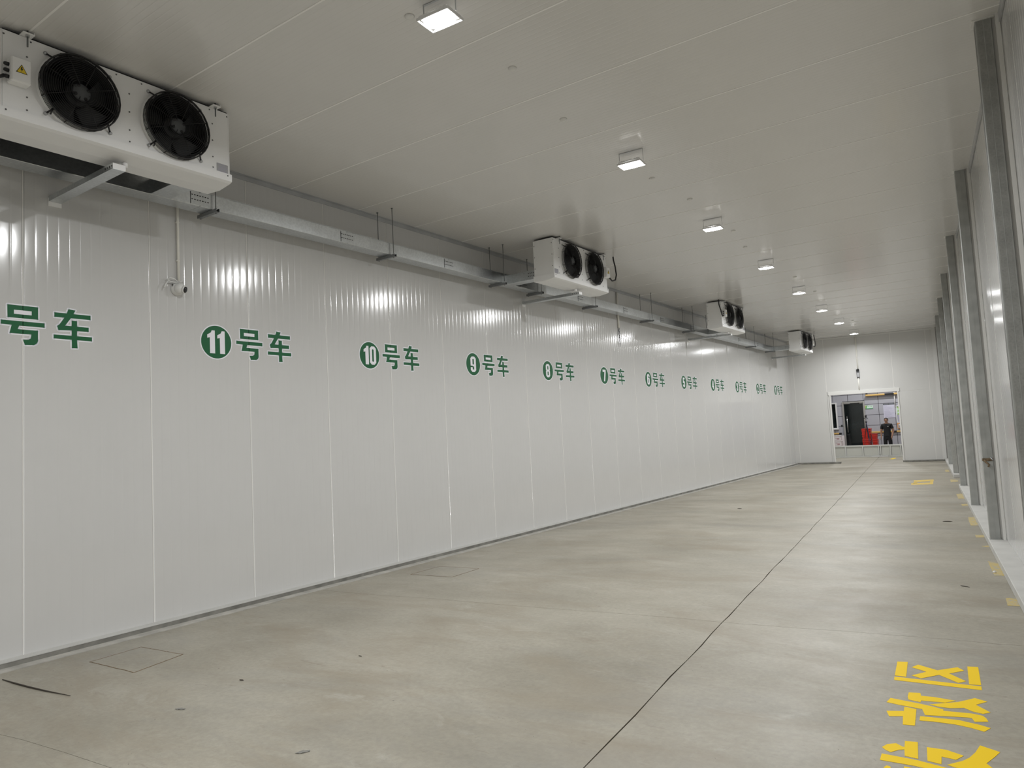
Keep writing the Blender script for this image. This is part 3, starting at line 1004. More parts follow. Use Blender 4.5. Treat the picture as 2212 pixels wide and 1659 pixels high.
# ------------------------------------------------------------------ conduits, camera, loose wires
c1 = thing('wall_conduit', 'thin white conduit running down to the dome camera', 'conduit', (0, 0, 0))
MB().tube([(0.024, 3.935, H - 0.06), (0.024, 3.935, 3.385)], 0.0125, 'pvc_white', 10).build('pipe', None, c1)
cl = MB()
for z in (4.0, 3.6):
    cl.box((0.014, 3.935, z), (0.03, 0.034, 0.016), 'pvc_white', ch=0.003)
cl.build('clip', None, c1)

sc = thing('security_camera', 'white dome security camera with black lens on the left wall', 'camera', (0, 3.925, 3.305))
MB().lathe([(0.066, 0.0), (0.066, 0.015), (0.060, 0.035), (0.052, 0.045)], (0.001, 0, 0), (1, 0, 0), 'camera_white', 24).build('base', None, sc)
dv = Vector((0.80, 0.45, -0.25)).normalized()
ball = MB()
prof = []
for k in range(10):
    a = math.pi * (-0.42 + 0.80 * k / 9)
    prof.append((math.cos(a) * 0.056, math.sin(a) * 0.056))
ball.lathe(prof, Vector((0.060, 0, 0)), dv, 'camera_white', 24)
bo = ball.build('ball', None, sc)
MB().lathe([(0.040, 0.0), (0.040, 0.012), (0.034, 0.016)], Vector((0.060, 0, 0)) + dv * 0.045, dv, 'camera_white', 24).build('lens_ring', None, sc)
MB().lathe([(0.032, 0.0), (0.032, 0.008), (0.020, 0.011)], Vector((0.060, 0, 0)) + dv * 0.056, dv, 'lens_black', 24).build('lens', None, sc)
MB().box((0.03, -0.056, 0.03), (0.004, 0.006, 0.03), 'lens_black').build('slot', None, bo)
rb = MB()
rb.tube([(0.03, 0.0, 0.075), (0.045, -0.05, 0.095), (0.05, -0.10, 0.10), (0.045, -0.115, 0.085), (0.045, -0.10, 0.065), (0.045, -0.05, 0.06), (0.035, 0.0, 0.07)], 0.007, 'camera_white', 6)
rb.tube([(0.045, -0.11, 0.07), (0.05, -0.14, 0.03), (0.05, -0.155, -0.01)], 0.007, 'camera_white', 6)
rb.tube([(0.03, 0.0, 0.072), (0.04, 0.035, 0.08), (0.04, 0.045, 0.072), (0.03, 0.01, 0.066)], 0.005, 'camera_white', 6)
rb.build('looped_lead', None, sc)

c2 = thing('wall_conduit', 'thin cream conduit with bare wires hanging from its lower end', 'conduit', (0, 13.96, 0))
MB().tube([(0.024, 0, H - 0.06), (0.024, 0, 3.87)], 0.020, 'pvc_white', 10).build('pipe', None, c2)
w = MB()
for k in range(3):
    pts = []
    for i in range(9):
        z = 3.88 - i * 0.052 * (1 - 0.06 * k)
        pts.append((0.024 + 0.012 * math.sin(i * 1.3 + k * 2), 0.018 * math.sin(i * 0.9 + k * 2.1) + 0.02 * i / 8, z))
    w.tube(pts, 0.005, 'black_plastic' if k else 'trim_grey', 5)
w.build('loose_wires', None, c2)

c3 = thing('wall_conduit', 'white conduit on the end wall above the doorway', 'conduit', (0, EY, 0), EA)
MB().tube([(2.40, -0.02, H - 0.055), (2.40, -0.02, 3.47)], 0.024, 'pvc_white', 10).build('pipe', None, c3)
MB().tube([(2.39, -0.02, 3.12), (2.385, -0.02, OPZ + 0.13)], 0.020, 'pvc_white', 10).build('pipe', None, c3)
MB().box((2.40, -0.02, 3.88), (0.05, 0.04, 0.02), 'trim_grey').build('clip', None, c3)
d = thing('wall_sensor', 'small grey box with black top on the end wall over the doorway', 'sensor', (0, EY, 0), EA)
MB().box((2.395, -0.045, 3.26), (0.095, 0.07, 0.23), 'motor_grey', ch=0.01).box((2.395, -0.085, 3.24), (0.075, 0.01, 0.15), 'label_silver').build('body', None, d)
MB().box((2.39, -0.05, 3.405), (0.10, 0.085, 0.085), 'lens_black', ch=0.012).build('hood', None, d)

# ------------------------------------------------------------------ steel columns on the right
colm = MB().box((0.055, 0.055, (H + 0.09) / 2), (0.11, 0.11, H - 0.09), 'column_steel', ch=0.004).mesh('shaft')
ribm = MB().box((0.055, -0.001, (H + 0.09) / 2), (0.006, 0.003, H - 0.10), 'column_steel').mesh('weld_line')
basem = MB().box((0.06, 0.055, 0.094), (0.135, 0.125, 0.008), 'column_steel', ch=0.002).mesh('base_plate')
topm = MB().box((0.055, 0.055, H - 0.004), (0.15, 0.15, 0.008), 'trim_white').mesh('top_plate')
wrapm = MB().box((0.135, 0.03, (H + 0.09) / 2), (0.05, 0.012, H - 0.09), 'trim_white').box((0.145, -0.03, (H + 0.09) / 2), (0.03, 0.01, H - 0.09), 'trim_white').mesh('edge_trim')
rust_shaft = MB().box((0.055, 0.055, (H + 0.09) / 2), (0.11, 0.11, H - 0.09), 'column_rusty', ch=0.012).mesh('shaft')
cl_lab = ['nearest grey steel column at the right edge, with rust streaks', 'second grey steel column from the camera, with a clamp low on it', 'third grey steel column from the camera, on the white ledge', 'fourth grey steel column from the camera, where the ledge breaks off', 'fifth grey steel column from the camera, mottled dark', 'farthest grey steel column in the corner by the end wall']
cols = []
for i, yy in enumerate((6.6, 10.55, 14.35, 18.15, 21.9, 25.7)):
    p = RP(0, yy)
    t = thing('steel_column', cl_lab[i], 'column', p, A, 'columns along the right wall')
    link('shaft', colm, t); link('weld_line', ribm, t); link('base_plate', basem, t); link('top_plate', topm, t); link('edge_trim', wrapm, t)
    cols.append(t)
cols[0].children[0].data = rust_shaft
cols[4].children[0].data = rust_shaft
cp = thing('pipe_clamp', 'small rusty clamp fixed low on the second steel column', 'clamp', RP(0, 10.55), A)
MB().box((0.052, -0.008, 1.06), (0.115, 0.016, 0.035), 'rust', ch=0.004).build('band', None, cp)
MB().tube([(0.015, -0.02, 1.06), (0.03, -0.035, 1.03), (0.06, -0.04, 1.0), (0.05, -0.03, 0.975)], 0.012, 'rust', 6).tube([(0.085, -0.02, 1.085), (0.1, -0.03, 1.05)], 0.010, 'zinc', 6).build('bolt_tail', None, cp)

# ------------------------------------------------------------------ floor paint
FP = lambda p, d: (p[0], p[1], d)
qu = [[(6.074, 5.461), (6.134, 5.478), (6.157, 5.169), (6.093, 5.165)], [(6.469, 5.54), (6.528, 5.556), (6.554, 5.199), (6.493, 5.184)], [(6.094, 5.14), (6.556, 5.175), (6.56, 5.109), (6.1, 5.077)], [(6.167, 5.377), (6.197, 5.449), (6.312, 5.38), (6.417, 5.497), (6.456, 5.442), (6.379, 5.345), (6.475, 5.235), (6.438, 5.186), (6.328, 5.292), (6.239, 5.176), (6.184, 5.211), (6.257, 5.323)]]
fang = [[(6.2, 4.886), (6.259, 4.904), (6.267, 4.857), (6.332, 4.869), (6.442, 4.859), (6.392, 4.802), (6.274, 4.779), (6.274, 4.75), (6.211, 4.764), (6.202, 4.813)], [(6.318, 4.735), (6.453, 4.845), (6.53, 4.95), (6.591, 4.921), (6.538, 4.841), (6.609, 4.753), (6.576, 4.715), (6.528, 4.727), (6.486, 4.764), (6.421, 4.726), (6.369, 4.721)], [(6.12, 4.745), (6.284, 4.722), (6.328, 4.711), (6.391, 4.688), (6.391, 4.667), (6.523, 4.693), (6.575, 4.684), (6.592, 4.652), (6.602, 4.609), (6.542, 4.576), (6.527, 4.623), (6.507, 4.623), (6.367, 4.578), (6.312, 4.56), (6.291, 4.644), (6.177, 4.655), (6.109, 4.669)], [(6.126, 4.53), (6.208, 4.569), (6.203, 4.638), (6.264, 4.628), (6.28, 4.384), (6.224, 4.37), (6.212, 4.49), (6.148, 4.457)], [(6.291, 4.531), (6.369, 4.546), (6.47, 4.563), (6.564, 4.543), (6.614, 4.521), (6.588, 4.458), (6.528, 4.481), (6.458, 4.493), (6.355, 4.483), (6.294, 4.466)]]
near = [[(6.169, 4.029), (6.186, 4.076), (6.223, 4.107), (6.256, 4.079), (6.263, 4.082), (6.257, 4.155), (6.313, 4.17), (6.333, 3.971), (6.275, 3.976), (6.266, 4.05), (6.243, 4.033), (6.213, 3.988), (6.191, 4.001)], [(6.178, 3.953), (6.329, 3.953), (6.451, 3.931), (6.53, 3.918), (6.519, 3.873), (6.374, 3.881), (6.318, 3.885), (6.18, 3.876)], [(6.356, 4.128), (6.438, 4.138), (6.513, 4.105), (6.485, 4.042), (6.425, 4.048), (6.43, 3.961), (6.372, 3.969)], [(6.574, 4.267), (6.657, 4.227), (6.636, 4.156), (6.605, 4.064), (6.628, 4.028), (6.656, 3.984), (6.619, 3.928), (6.568, 3.95), (6.489, 3.953), (6.453, 3.966), (6.512, 4.044), (6.536, 4.094), (6.558, 4.17)], [(6.206, 3.801), (6.214, 3.828), (6.231, 3.826), (6.241, 3.786), (6.215, 3.772)], [(6.285, 3.857), (6.321, 3.856), (6.322, 3.816), (6.289, 3.813)]]
PATCH = [[(6.5, 9.498), (6.575, 9.405), (6.644, 9.285), (6.665, 9.292), (6.713, 8.726), (6.572, 8.674)], [(6.669, 7.68), (6.863, 7.703), (6.895, 7.426), (6.683, 7.389)], [(6.411, 10.521), (6.492, 10.605), (6.551, 10.534), (6.466, 10.471)], [(6.161, 13.389), (6.249, 13.375), (6.303, 12.739), (6.349, 12.422), (6.236, 12.396), (6.196, 12.829)], [(6.318, 11.456), (6.446, 11.468), (6.465, 11.296), (6.339, 11.218)], [(5.806, 17.146), (5.917, 17.204), (6.02, 16.24), (5.896, 16.183)], [(5.979, 15.245), (6.085, 15.298), (6.118, 15.023), (6.011, 14.97)], [(5.487, 20.827), (5.656, 20.739), (5.686, 20.228), (5.544, 20.094)], [(5.145, 24.415), (5.225, 24.502), (5.309, 23.681), (5.226, 23.502)]]
FARC = [[(4.706, 20.657), (5.123, 20.932), (5.168, 20.403), (4.778, 20.133)], [(4.739, 19.778), (5.179, 20.041), (5.223, 19.528), (4.787, 19.298)], [(5.089, 20.407), (5.157, 20.403), (5.184, 20.041), (5.12, 20.016)], [(4.75, 20.207), (4.834, 20.203), (4.864, 19.774), (4.787, 19.707)]]
def marking(name, polys, mt, label, cat, group=None):
    mb = MB()
    for p in polys:
        mb.prism(p, FP, 0.0002, 0.0016, mt)
    tag(mb.build(name), label, cat, group)


marking('floor_character', qu, 'yellow_floor_paint', 'yellow stencilled floor character like an open box with a cross inside', 'floor marking', 'yellow stencilled floor text')
marking('floor_character', fang, 'yellow_floor_paint', 'yellow stencilled floor character of many strokes, middle of the three', 'floor marking', 'yellow stencilled floor text')
marking('floor_character', near, 'yellow_floor_paint', 'yellow stencilled floor character cut off by the bottom edge', 'floor marking', 'yellow stencilled floor text')
marking('floor_character', FARC, 'worn_yellow_paint', 'worn yellow floor character far down the room', 'floor marking', 'yellow stencilled floor text')
marking('floor_patch', [[(2.90, 30.9), (2.97, 31.9), (3.05, 31.7), (3.03, 30.8)]], 'yellow_floor_paint', 'small yellow paint mark on the floor in front of the low gate', 'floor marking')
for i, p in enumerate(PATCH):
    names = ['faded yellow floor patch with a torn corner, by the ledge in front of second column', 'pale yellow floor patch cut by the right edge, nearest the camera', 'scrap of yellow floor paint right beside the second column base', 'scuffed yellow floor patch between the second and third columns', 'pale strip of yellow floor paint just beyond the second column', 'clean yellow floor patch between the third and fourth columns', 'pale strip of yellow floor paint just beyond the third column', 'yellow floor patch where the ledge breaks off', 'farthest yellow floor patch by the ledge']
    marking('floor_patch', [p], 'faded_yellow_paint', names[i], 'floor marking', 'faded yellow patches along the ledge')

# covers cut into the floor, dark scratch, small litter
def cover(pts, label):
    t = thing('floor_cover', label, 'floor cover')
    mb = MB().prism(pts, FP, -0.001, 0.0012, 'concrete_floor')
    mb.build('lid', None, t)
    g = MB(); n = len(pts)
    for i in range(n):
        a, b = Vector(pts[i]), Vector(pts[(i + 1) % n]); nn = Vector((-(b - a).y, (b - a).x)).normalized() * 0.0035
        q = [a + (b - a) * s for s in (0, .23, .4, .62, .8, 1)]
        for c, e in zip(q, q[1:]):
            j = Vector((random.uniform(-.004, .004), random.uniform(-.004, .004)))
            g.prism([tuple(c + nn + j), tuple(c - nn + j), tuple(e - nn - j), tuple(e + nn - j)], FP, 0.0, 0.0020, 'rust')
    g.build('edge_groove', None, t)


cover([(0.589, 2.806), (0.562, 3.232), (1.131, 3.277), (1.225, 2.835)], 'square cover let into the concrete floor by the near left kerb')
cover([(0.60, 6.55), (0.60, 7.1), (1.2, 7.15), (1.22, 6.6)], 'square cover in the floor farther along the left kerb')
tag(MB().tube([(0.42, 2.255, 0.004), (0.62, 2.262, 0.006), (0.813, 2.276, 0.006), (1.05, 2.30, 0.006), (1.327, 2.343, 0.004)], [0.003, 0.006, 0.006, 0.005, 0.002], 'twig', 5).build('cable_scrap'), 'dark curved scrap of cable on the floor at the left edge', 'cable')


def scrap(x, y, L, w, rz, label, mt='twig'):
    pts = [(L * t, 0.004 * math.sin(9 * t), 0.004) for t in (-.5, -.25, 0, .2, .5)]
    o = MB().tube(pts, [w * .3, w * .9, w, w * .8, w * .2], mt, 5).build('floor_scrap')
    o.location = (x, y, 0); o.rotation_euler = (0, 0, rz)
    tag(o, label, 'litter', 'scraps on the floor')


def leaf(x, y, R, rz, label):
    pts = [(math.cos(k * math.pi / 6) * R * (1.0 + 0.25 * math.sin(k * 2.3)), math.sin(k * math.pi / 6) * R * 0.45 * (1 + 0.2 * math.cos(k * 1.7))) for k in range(12)]
    vs = [(0, 0, 0.008)] + [(a, b, 0.002 + 0.002 * (k % 2)) for k, (a, b) in enumerate(pts)]
    o = MB().add(vs, [(0, k + 1, (k + 1) % 12 + 1) for k in range(12)], 'kerb_dark', True).build('floor_flake')
    o.location = (x, y, 0); o.rotation_euler = (0, 0, rz)
    tag(o, label, 'litter', 'scraps on the floor')


leaf(2.299, 2.583, 0.033, 0.4, 'dark flat flake on the concrete at lower left')
leaf(3.552, 2.555, 0.036, 0.9, 'dark ragged flake on the concrete near the bottom edge')
scrap(2.173, 3.114, 0.05, 0.004, 0.1, 'short dark splinter left of the two floor flakes')
scrap(2.55, 3.9, 0.06, 0.003, -0.3, 'thin dark splinter on the floor in front of sign 11')
scrap(2.369, 13.973, 0.09, 0.006, 0.05, 'dark twig on the floor between floor joint and left wall')
scrap(5.921, 12.765, 0.13, 0.008, 0.1, 'dark twig on the floor near the third column')
scrap(6.35, 8.05, 0.10, 0.004, -0.6, 'thin dark twig near the right ledge')
o = MB().lathe([(0.001, 0), (0.014, 0.002), (0.016, 0.012), (0.006, 0.022)], (6.571, 8.83, 0), mt='foam_white', seg=8).build('foam_crumb')
tag(o, 'white foam crumb beside the torn yellow patch', 'litter', 'scraps on the floor')

# ------------------------------------------------------------------ low gate beyond the doorway
gate = thing('low_gate', 'low white panelled gate across the floor beyond the doorway', 'gate', (0, 32.75, 0))
MB().box((1.85, 0.02, 0.25), (3.1, 0.004, 0.40), 'print_grey').build('backing', None, gate)
gx = [0.30, 1.04, 1.705, 2.30, 2.37, 2.735, 3.11, 3.40]
fr = MB()
for z, h in ((0.475, 0.06), (0.03, 0.06)):
    fr.box((1.85, 0, z), (3.15, 0.05, h), 'gate_frame', ch=0.004)
fr.build('rail', None, gate)
for x in gx:
    MB().box((x, 0, 0.25), (0.05, 0.052, 0.40), 'gate_frame', ch=0.004).build('post', None, gate)
for a, b in zip(gx, gx[1:]):
    if b - a > 0.15:
        MB().box(((a + b) / 2, 0.012, 0.25), (b - a - 0.066, 0.014, 0.37), 'gate_white', ch=0.004).build('panel', None, gate)
hg = MB()
for z in (0.42, 0.10):
    hg.box((2.335, -0.03, z), (0.022, 0.02, 0.035), 'motor_grey')
hg.build('hinge', None, gate)
MB().box((2.33, -0.04, 0.025), (0.62, 0.03, 0.045), 'window_white', ch=0.004).build('threshold_bar', None, gate)

# ------------------------------------------------------------------ lobby wall behind the gate
LY = 35.0
wl = struct(MB().box((1.9, LY + 0.12, H / 2), (5.9, 0.16, H), 'wall_dark').build('wall_lobby'))
gxs = [-1.0, -0.36, 0.27, 0.902, 1.541, 2.131, 2.767, 3.39, 4.02, 4.8]
gzs = [0.0, 0.35, 0.824, 1.294, 1.758, 2.232, 2.70, 3.17, 3.64, 4.11, H]
HOLES = [(0.66, 1.58, -0.01, 2.42), (-0.32, 0.43, 1.19, 2.39)]


def minus(r, h):
    x0, x1, z0, z1 = r; a0, a1, b0, b1 = h
    if a1 <= x0 or a0 >= x1 or b1 <= z0 or b0 >= z1: return [r]
    out = []
    if a0 > x0: out.append((x0, a0, z0, z1))
    if a1 < x1: out.append((a1, x1, z0, z1))
    m0, m1 = max(x0, a0), min(x1, a1)
    if b0 > z0: out.append((m0, m1, z0, b0))
    if b1 < z1: out.append((m0, m1, b1, z1))
    return out


for xa, xb in zip(gxs, gxs[1:]):
    for za, zb in zip(gzs, gzs[1:]):
        rs = [(xa + 0.008, xb - 0.008, za + 0.008, zb - 0.008)]
        for h in HOLES:
            rs = [q for r in rs for q in minus(r, h)]
        for r in rs:
            if r[1] - r[0] > 0.02 and r[3] - r[2] > 0.02:
                MB().box(((r[0] + r[1]) / 2, LY + 0.025, (r[2] + r[3]) / 2), (r[1] - r[0], 0.04, r[3] - r[2]), 'tile_grey', ch=0.004).build('panel', None, wl)

door = struct(link('door_1', None, None, (0, LY, 0)))
for x in (0.69, 1.55):
    MB().box((x, 0.0, 1.2), (0.07, 0.10, 2.4), 'steel_frame', ch=0.005).build('jamb', None, door)
MB().box((1.12, 0.002, 2.365), (0.788, 0.09, 0.07), 'steel_frame', ch=0.005).build('head', None, door)
leafm = MB().box((1.12, 0.0, 1.165), (0.78, 0.014, 2.32), 'glass_dark').build('glass_leaf', None, door)
MB().tube([(0.825, -0.05, 1.75), (0.825, -0.05, 1.02)], 0.017, 'chrome', 10).tube([(0.825, -0.05, 1.68), (0.825, 0.0, 1.68)], 0.01, 'chrome', 8).tube([(0.825, -0.05, 1.09), (0.825, 0.0, 1.09)], 0.01, 'chrome', 8).build('pull_handle', None, leafm)
MB().box((0.86, -0.004, 2.325), (0.24, 0.03, 0.05), 'steel_frame').build('patch_fitting', None, leafm)
MB().box((1.44, -0.004, 2.325), (0.12, 0.03, 0.05), 'steel_frame').build('patch_fitting', None, leafm)

win = struct(link('window_1', None, None, (0, LY, 0)))
for x in (-0.29, 0.40):
    MB().box((x, -0.01, 1.79), (0.06, 0.09, 1.20), 'window_white', ch=0.005).build('window_frame', None, win)
for z in (1.22, 2.36):
    MB().box((0.055, -0.008, z), (0.628, 0.08, 0.06), 'window_white', ch=0.005).build('window_frame', None, win)
MB().box((0.055, 0.02, 1.79), (0.63, 0.01, 1.08), 'glass_dark').build('pane', None, win)
MB().box((0.055, -0.03, 1.185), (0.80, 0.14, 0.025), 'window_white', ch=0.004).build('window_sill', None, win)


def bumper(segs, z, d, label):
    t = thing('bumper_rail', label, 'bumper', (0, LY, z), 0, 'striped bumper rails in the lobby')
    for x0, x1, c in segs:
        MB().box(((x0 + x1) / 2, -d / 2, 0), (x1 - x0, d, 0.075), 'bumper_yellow' if c else 'bumper_black', ch=0.012).build('yellow_section' if c else 'black_section', None, t)
    return t


bumper([(1.66, 2.43, 1), (2.43, 2.79, 0), (2.79, 3.3, 1)], 2.63, 0.16, 'yellow and black striped rail high on the lobby wall')
MB().box((1.70, -0.02, 0.06), (0.07, 0.06, 0.08), 'bumper_black').build('end_bracket', None, bpy.data.objects['bumper_rail'])
bumper([(-0.1, 0.44, 1), (0.44, 0.55, 0)], 0.985, 0.07, 'short yellow and black rail left of the glass door')
bumper([(1.64, 2.25, 1), (2.25, 2.40, 0), (2.40, 2.58, 1), (2.58, 2.76, 0), (2.76, 3.3, 1)], 0.985, 0.07, 'yellow and black rail at waist height behind the person')

sg = thing('wall_notice', 'small mint and green sign plate beside the glass door', 'sign', (0, LY, 0))
MB().box((1.755, -0.005, 2.105), (0.305, 0.012, 0.145), 'board_mint').build('plate', None, sg)
MB().prism([(1.603, 2.045), (1.67, 2.178), (1.603, 2.178)], lambda p, d: (p[0], d, p[1]), -0.013, -0.011, 'board_leaf').prism([(1.603, 2.033), (1.63, 2.033), (1.70, 2.178), (1.67, 2.178)], lambda p, d: (p[0], d, p[1]), -0.0135, -0.011, 'board_green').box((1.77, -0.0125, 2.043), (0.275, 0.002, 0.022), 'board_green').build('green_border', None, sg)
gm = MB()
for x in (1.735, 1.795, 1.855):
    gm.box((x, -0.0125, 2.148), (0.030, 0.002, 0.005), 'header_dark'); gm.box((x, -0.0125, 2.128), (0.022, 0.002, 0.005), 'header_dark'); gm.box((x, -0.0125, 2.13), (0.005, 0.002, 0.044), 'header_dark')
gm.build('lettering', None, sg)
tag(MB().box((1.572, -0.004 + LY, 2.095), (0.045, 0.008, 0.17), 'orange_print').box((1.572, LY - 0.009, 2.13), (0.03, 0.002, 0.03), 'poster_paper').box((1.572, LY - 0.009, 2.07), (0.03, 0.002, 0.03), 'poster_paper').build('wall_sticker'), 'narrow orange sticker strip between glass door and green sign', 'sticker')

po = thing('wall_poster', 'large pale notice sheet on the lobby wall above the person', 'poster', (0, LY, 0))
MB().box((2.54, -0.004, 1.875), (0.45, 0.006, 0.57), 'poster_paper').build('sheet', None, po)
ln = MB()
random.seed(3)
for k in range(20):
    z = 2.12 - k * 0.026
    w = random.uniform(0.18, 0.38) if k > 1 else 0.12
    ln.box((2.335 + w / 2 + 0.01, -0.0078, z), (w, 0.001, 0.009 if k > 8 else 0.005), 'print_grey')
ln.build('printed_lines', None, po)
hd = MB().box((2.55, -0.006, 2.19), (0.46, 0.012, 0.045), 'header_dark')
for k in range(9):
    if k not in (4,):
        hd.box((2.37 + k * 0.043, -0.0126, 2.19), (0.022, 0.001, 0.018), 'print_grey')
hd.build('header_strip', None, po)

nb = thing('notice_board', 'white framed green notice board at the right side of the doorway view', 'notice board', (0, LY, 0))
for x in (2.815, 3.30):
    MB().box((x, -0.02, 1.73), (0.04, 0.05, 0.76), 'window_white', ch=0.005).build('frame_stile', None, nb)
for z in (1.37, 2.09):
    MB().box((3.0575, -0.018, z), (0.443, 0.045, 0.04), 'window_white', ch=0.005).build('frame_rail', None, nb)
bd = MB().box((3.06, -0.008, 1.90), (0.46, 0.012, 0.36), 'board_mint').box((3.06, -0.008, 1.55), (0.46, 0.012, 0.33), 'print_grey')
for k in range(7):
    bd.box((2.90 + 0.05 * (k % 3), -0.016, 1.74 + 0.045 * k), (0.09, 0.004, 0.07), 'board_leaf', M=Matrix.Rotation(0.6 * k, 3, 'Y'))
bd.build('picture_panel', None, nb)
tag(MB().tube([(2.79, LY - 0.06, 2.7), (2.79, LY - 0.06, 2.03)], 0.022, 'window_white', 10).build('wall_pipe'), 'short white vertical pipe above the notice board', 'pipe')
hy = thing('wall_box', 'small orange framed box on the wall below the notice board', 'wall box', (0, LY, 0))
MB().box((2.93, -0.03, 1.22), (0.24, 0.06, 0.24), 'orange_print', ch=0.006).build('body', None, hy)
MB().box((2.93, -0.062, 1.22), (0.18, 0.006, 0.18), 'tile_grey').build('face', None, hy)
MB().lathe([(0.035, 0), (0.035, 0.012), (0.02, 0.018)], (2.90, -0.064, 1.25), (0, -1, 0), 'window_white', 14).build('dial', None, hy)
sw = thing('wall_switch', 'small dark switch plate left of the glass door', 'switch', (0, LY, 0))
MB().box((0.575, -0.006, 1.335), (0.075, 0.014, 0.075), 'header_dark', ch=0.004).build('plate', None, sw)
MB().box((0.575, -0.016, 1.335), (0.03, 0.008, 0.045), 'bumper_black', ch=0.003).build('rocker', None, sw)

# ------------------------------------------------------------------ crates, cartons, tripod
def crate_mesh(w, d, h):
    mb = MB(); t = 0.018
    b = MB
    def wall(cx, cy, sx, sy): mb.box((cx, cy, h / 2), (sx, sy, h - 0.004), 'crate_red', ch=0.006)
    wall(0, -d / 2 + t / 2, w, t); wall(0, d / 2 - t / 2, w, t)
    wall(-w / 2 + t / 2, 0, t, d - 2 * t); wall(w / 2 - t / 2, 0, t, d - 2 * t)
    mb.box((0, 0, 0.012), (w - 2 * t, d - 2 * t, 0.02), 'crate_red')
    for z in (h - 0.02, h * 0.55):
        for s in (-1, 1):
            mb.box((0, s * (d / 2 + 0.004), z), (w + 0.02, 0.012, 0.03), 'crate_red', ch=0.004)
            mb.box((s * (w / 2 + 0.004), 0, z), (0.012, d, 0.03), 'crate_red', ch=0.004)
    for k in (-0.3, 0, 0.3):
        mb.box((k * w, -d / 2 - 0.003, h * 0.5), (0.02, 0.010, h - 0.04), 'crate_red', ch=0.003)
    mb.v = [(p[0] * (0.93 + 0.07 * p[2] / h), p[1] * (0.93 + 0.07 * p[2] / h), p[2]) for p in mb.v]
    return mb.mesh('crate')


cmA = crate_mesh(0.34, 0.42, 0.232); cmB = crate_mesh(0.19, 0.40, 0.232)
for i in range(5):
    o = link('plastic_crate', cmA, None, (1.70 + 0.012 * (i % 2), 34.15, 0.012 + i * 0.2325), 0.02 * (i % 3 - 1))
    tag(o, ['bottom', 'second from bottom', 'middle', 'second from top', 'top'][i] + ' red plastic crate of the taller stack behind the tripod', 'crate', 'red crates in the lobby')
for i in range(4):
    o = link('plastic_crate', cmB, None, (2.03 - 0.012 * (i == 3), 34.05, 0.012 + i * 0.2325), 0.03 * (i % 2))
    tag(o, ['bottom', 'second from bottom', 'third from bottom', 'top'][i] + ' red plastic crate of the shorter stack left of the person', 'crate', 'red crates in the lobby')
bx = MB().box((0, 0, 0.1145), (0.33, 0.30, 0.227), 'carton_white', ch=0.008).box((0, 0, 0.205), (0.345, 0.315, 0.05), 'carton_white', ch=0.006).mesh('carton_body')
bp_ = MB().box((0.02, -0.1515, 0.10), (0.18, 0.002, 0.012), 'carton_print').box((0.05, -0.1515, 0.075), (0.10, 0.002, 0.05), 'carton_print').mesh('printed_label')
for i in range(4):
    t = thing('foam_carton', ['bottom', 'second from bottom', 'third from bottom', 'top'][i] + ' white carton of the stack left of the glass door', 'carton', (0.53 + (0.0, 0.0, 0.005, -0.01)[i], 34.0, 0.002 + i * 0.233), 0.05 * (i % 2), 'white cartons in the lobby')
    link('body', bx, t); link('printed_label', bp_, t)
t = thing('foam_carton', 'white carton standing tilted behind the carton stack', 'carton', (0.66, 34.4, 0.0), 0.2, 'white cartons in the lobby')
MB().box((0, 0, 0.45), (0.16, 0.20, 0.90), 'carton_white', ch=0.008).build('body', None, t)

tp = thing('tripod', 'black tripod standing in front of the red crates', 'tripod', (1.80, 33.55, 0))
for k, (dx, dy) in enumerate(((-0.17, -0.06), (0.14, -0.08), (0.03, 0.2))):
    lg = MB().tube([(0.0, 0.0, 1.46), (dx * 0.55, dy * 0.55, 0.78)], 0.014, 'black_plastic', 8).tube([(dx * 0.5, dy * 0.5, 0.84), (dx, dy, 0.01)], 0.010, 'black_plastic', 8)
    lg.lathe([(0.018, 0), (0.018, 0.03)], (dx * 0.55, dy * 0.55, 0.77), mt='black_plastic', seg=8).lathe([(0.016, 0.0), (0.012, 0.03)], (dx, dy, 0), mt='black_plastic', seg=8)
    lg.build('leg', None, tp)
MB().tube([(0, 0, 1.05), (0, 0, 1.60)], 0.012, 'black_plastic', 8).build('centre_column', None, tp)
MB().lathe([(0.035, 0), (0.045, 0.03), (0.03, 0.05)], (0, 0, 1.44), mt='black_plastic', seg=12).build('collar', None, tp)
MB().box((0, 0, 1.70), (0.075, 0.05, 0.10), 'black_plastic', ch=0.012).box((0, 0, 1.63), (0.13, 0.03, 0.025), 'black_plastic', ch=0.006).tube([(-0.05, 0, 1.64), (-0.075, -0.03, 1.58)], 0.010, 'black_plastic', 6).tube([(0.05, 0, 1.64), (0.08, -0.03, 1.59)], 0.010, 'black_plastic', 6).build('head', None, tp)
MB().tube([(0.01, -0.02, 1.42), (0.05, -0.05, 1.2), (0.04, -0.05, 0.9), (0.10, -0.07, 0.62), (0.12, -0.08, 0.55)], 0.010, 'strap_blue', 6).build('strap', None, tp)

# ------------------------------------------------------------------ the person behind the gate
def skin_obj(name, pts, edges, mt, parent, root=0, sub=2):
    """pts: (x, y, z, rx, ry)"""
    me = bpy.data.meshes.new(name)
    me.from_pydata([p[:3] for p in pts], edges, [])
    o = link(name, me, parent)
    o.modifiers.new('Skin', 'SKIN').use_smooth_shade = True
    if not me.skin_vertices:
        o.modifiers.clear(); o.modifiers.new('Skin', 'SKIN').use_smooth_shade = True
    for i, p in enumerate(pts):
        sv = me.skin_vertices[0].data[i]
        sv.radius = (p[3], p[4]); sv.use_root = (i == root)
    s = o.modifiers.new('Subdivision', 'SUBSURF'); s.levels = sub; s.render_levels = sub
    me.materials.append(MATS[mt])
    return o


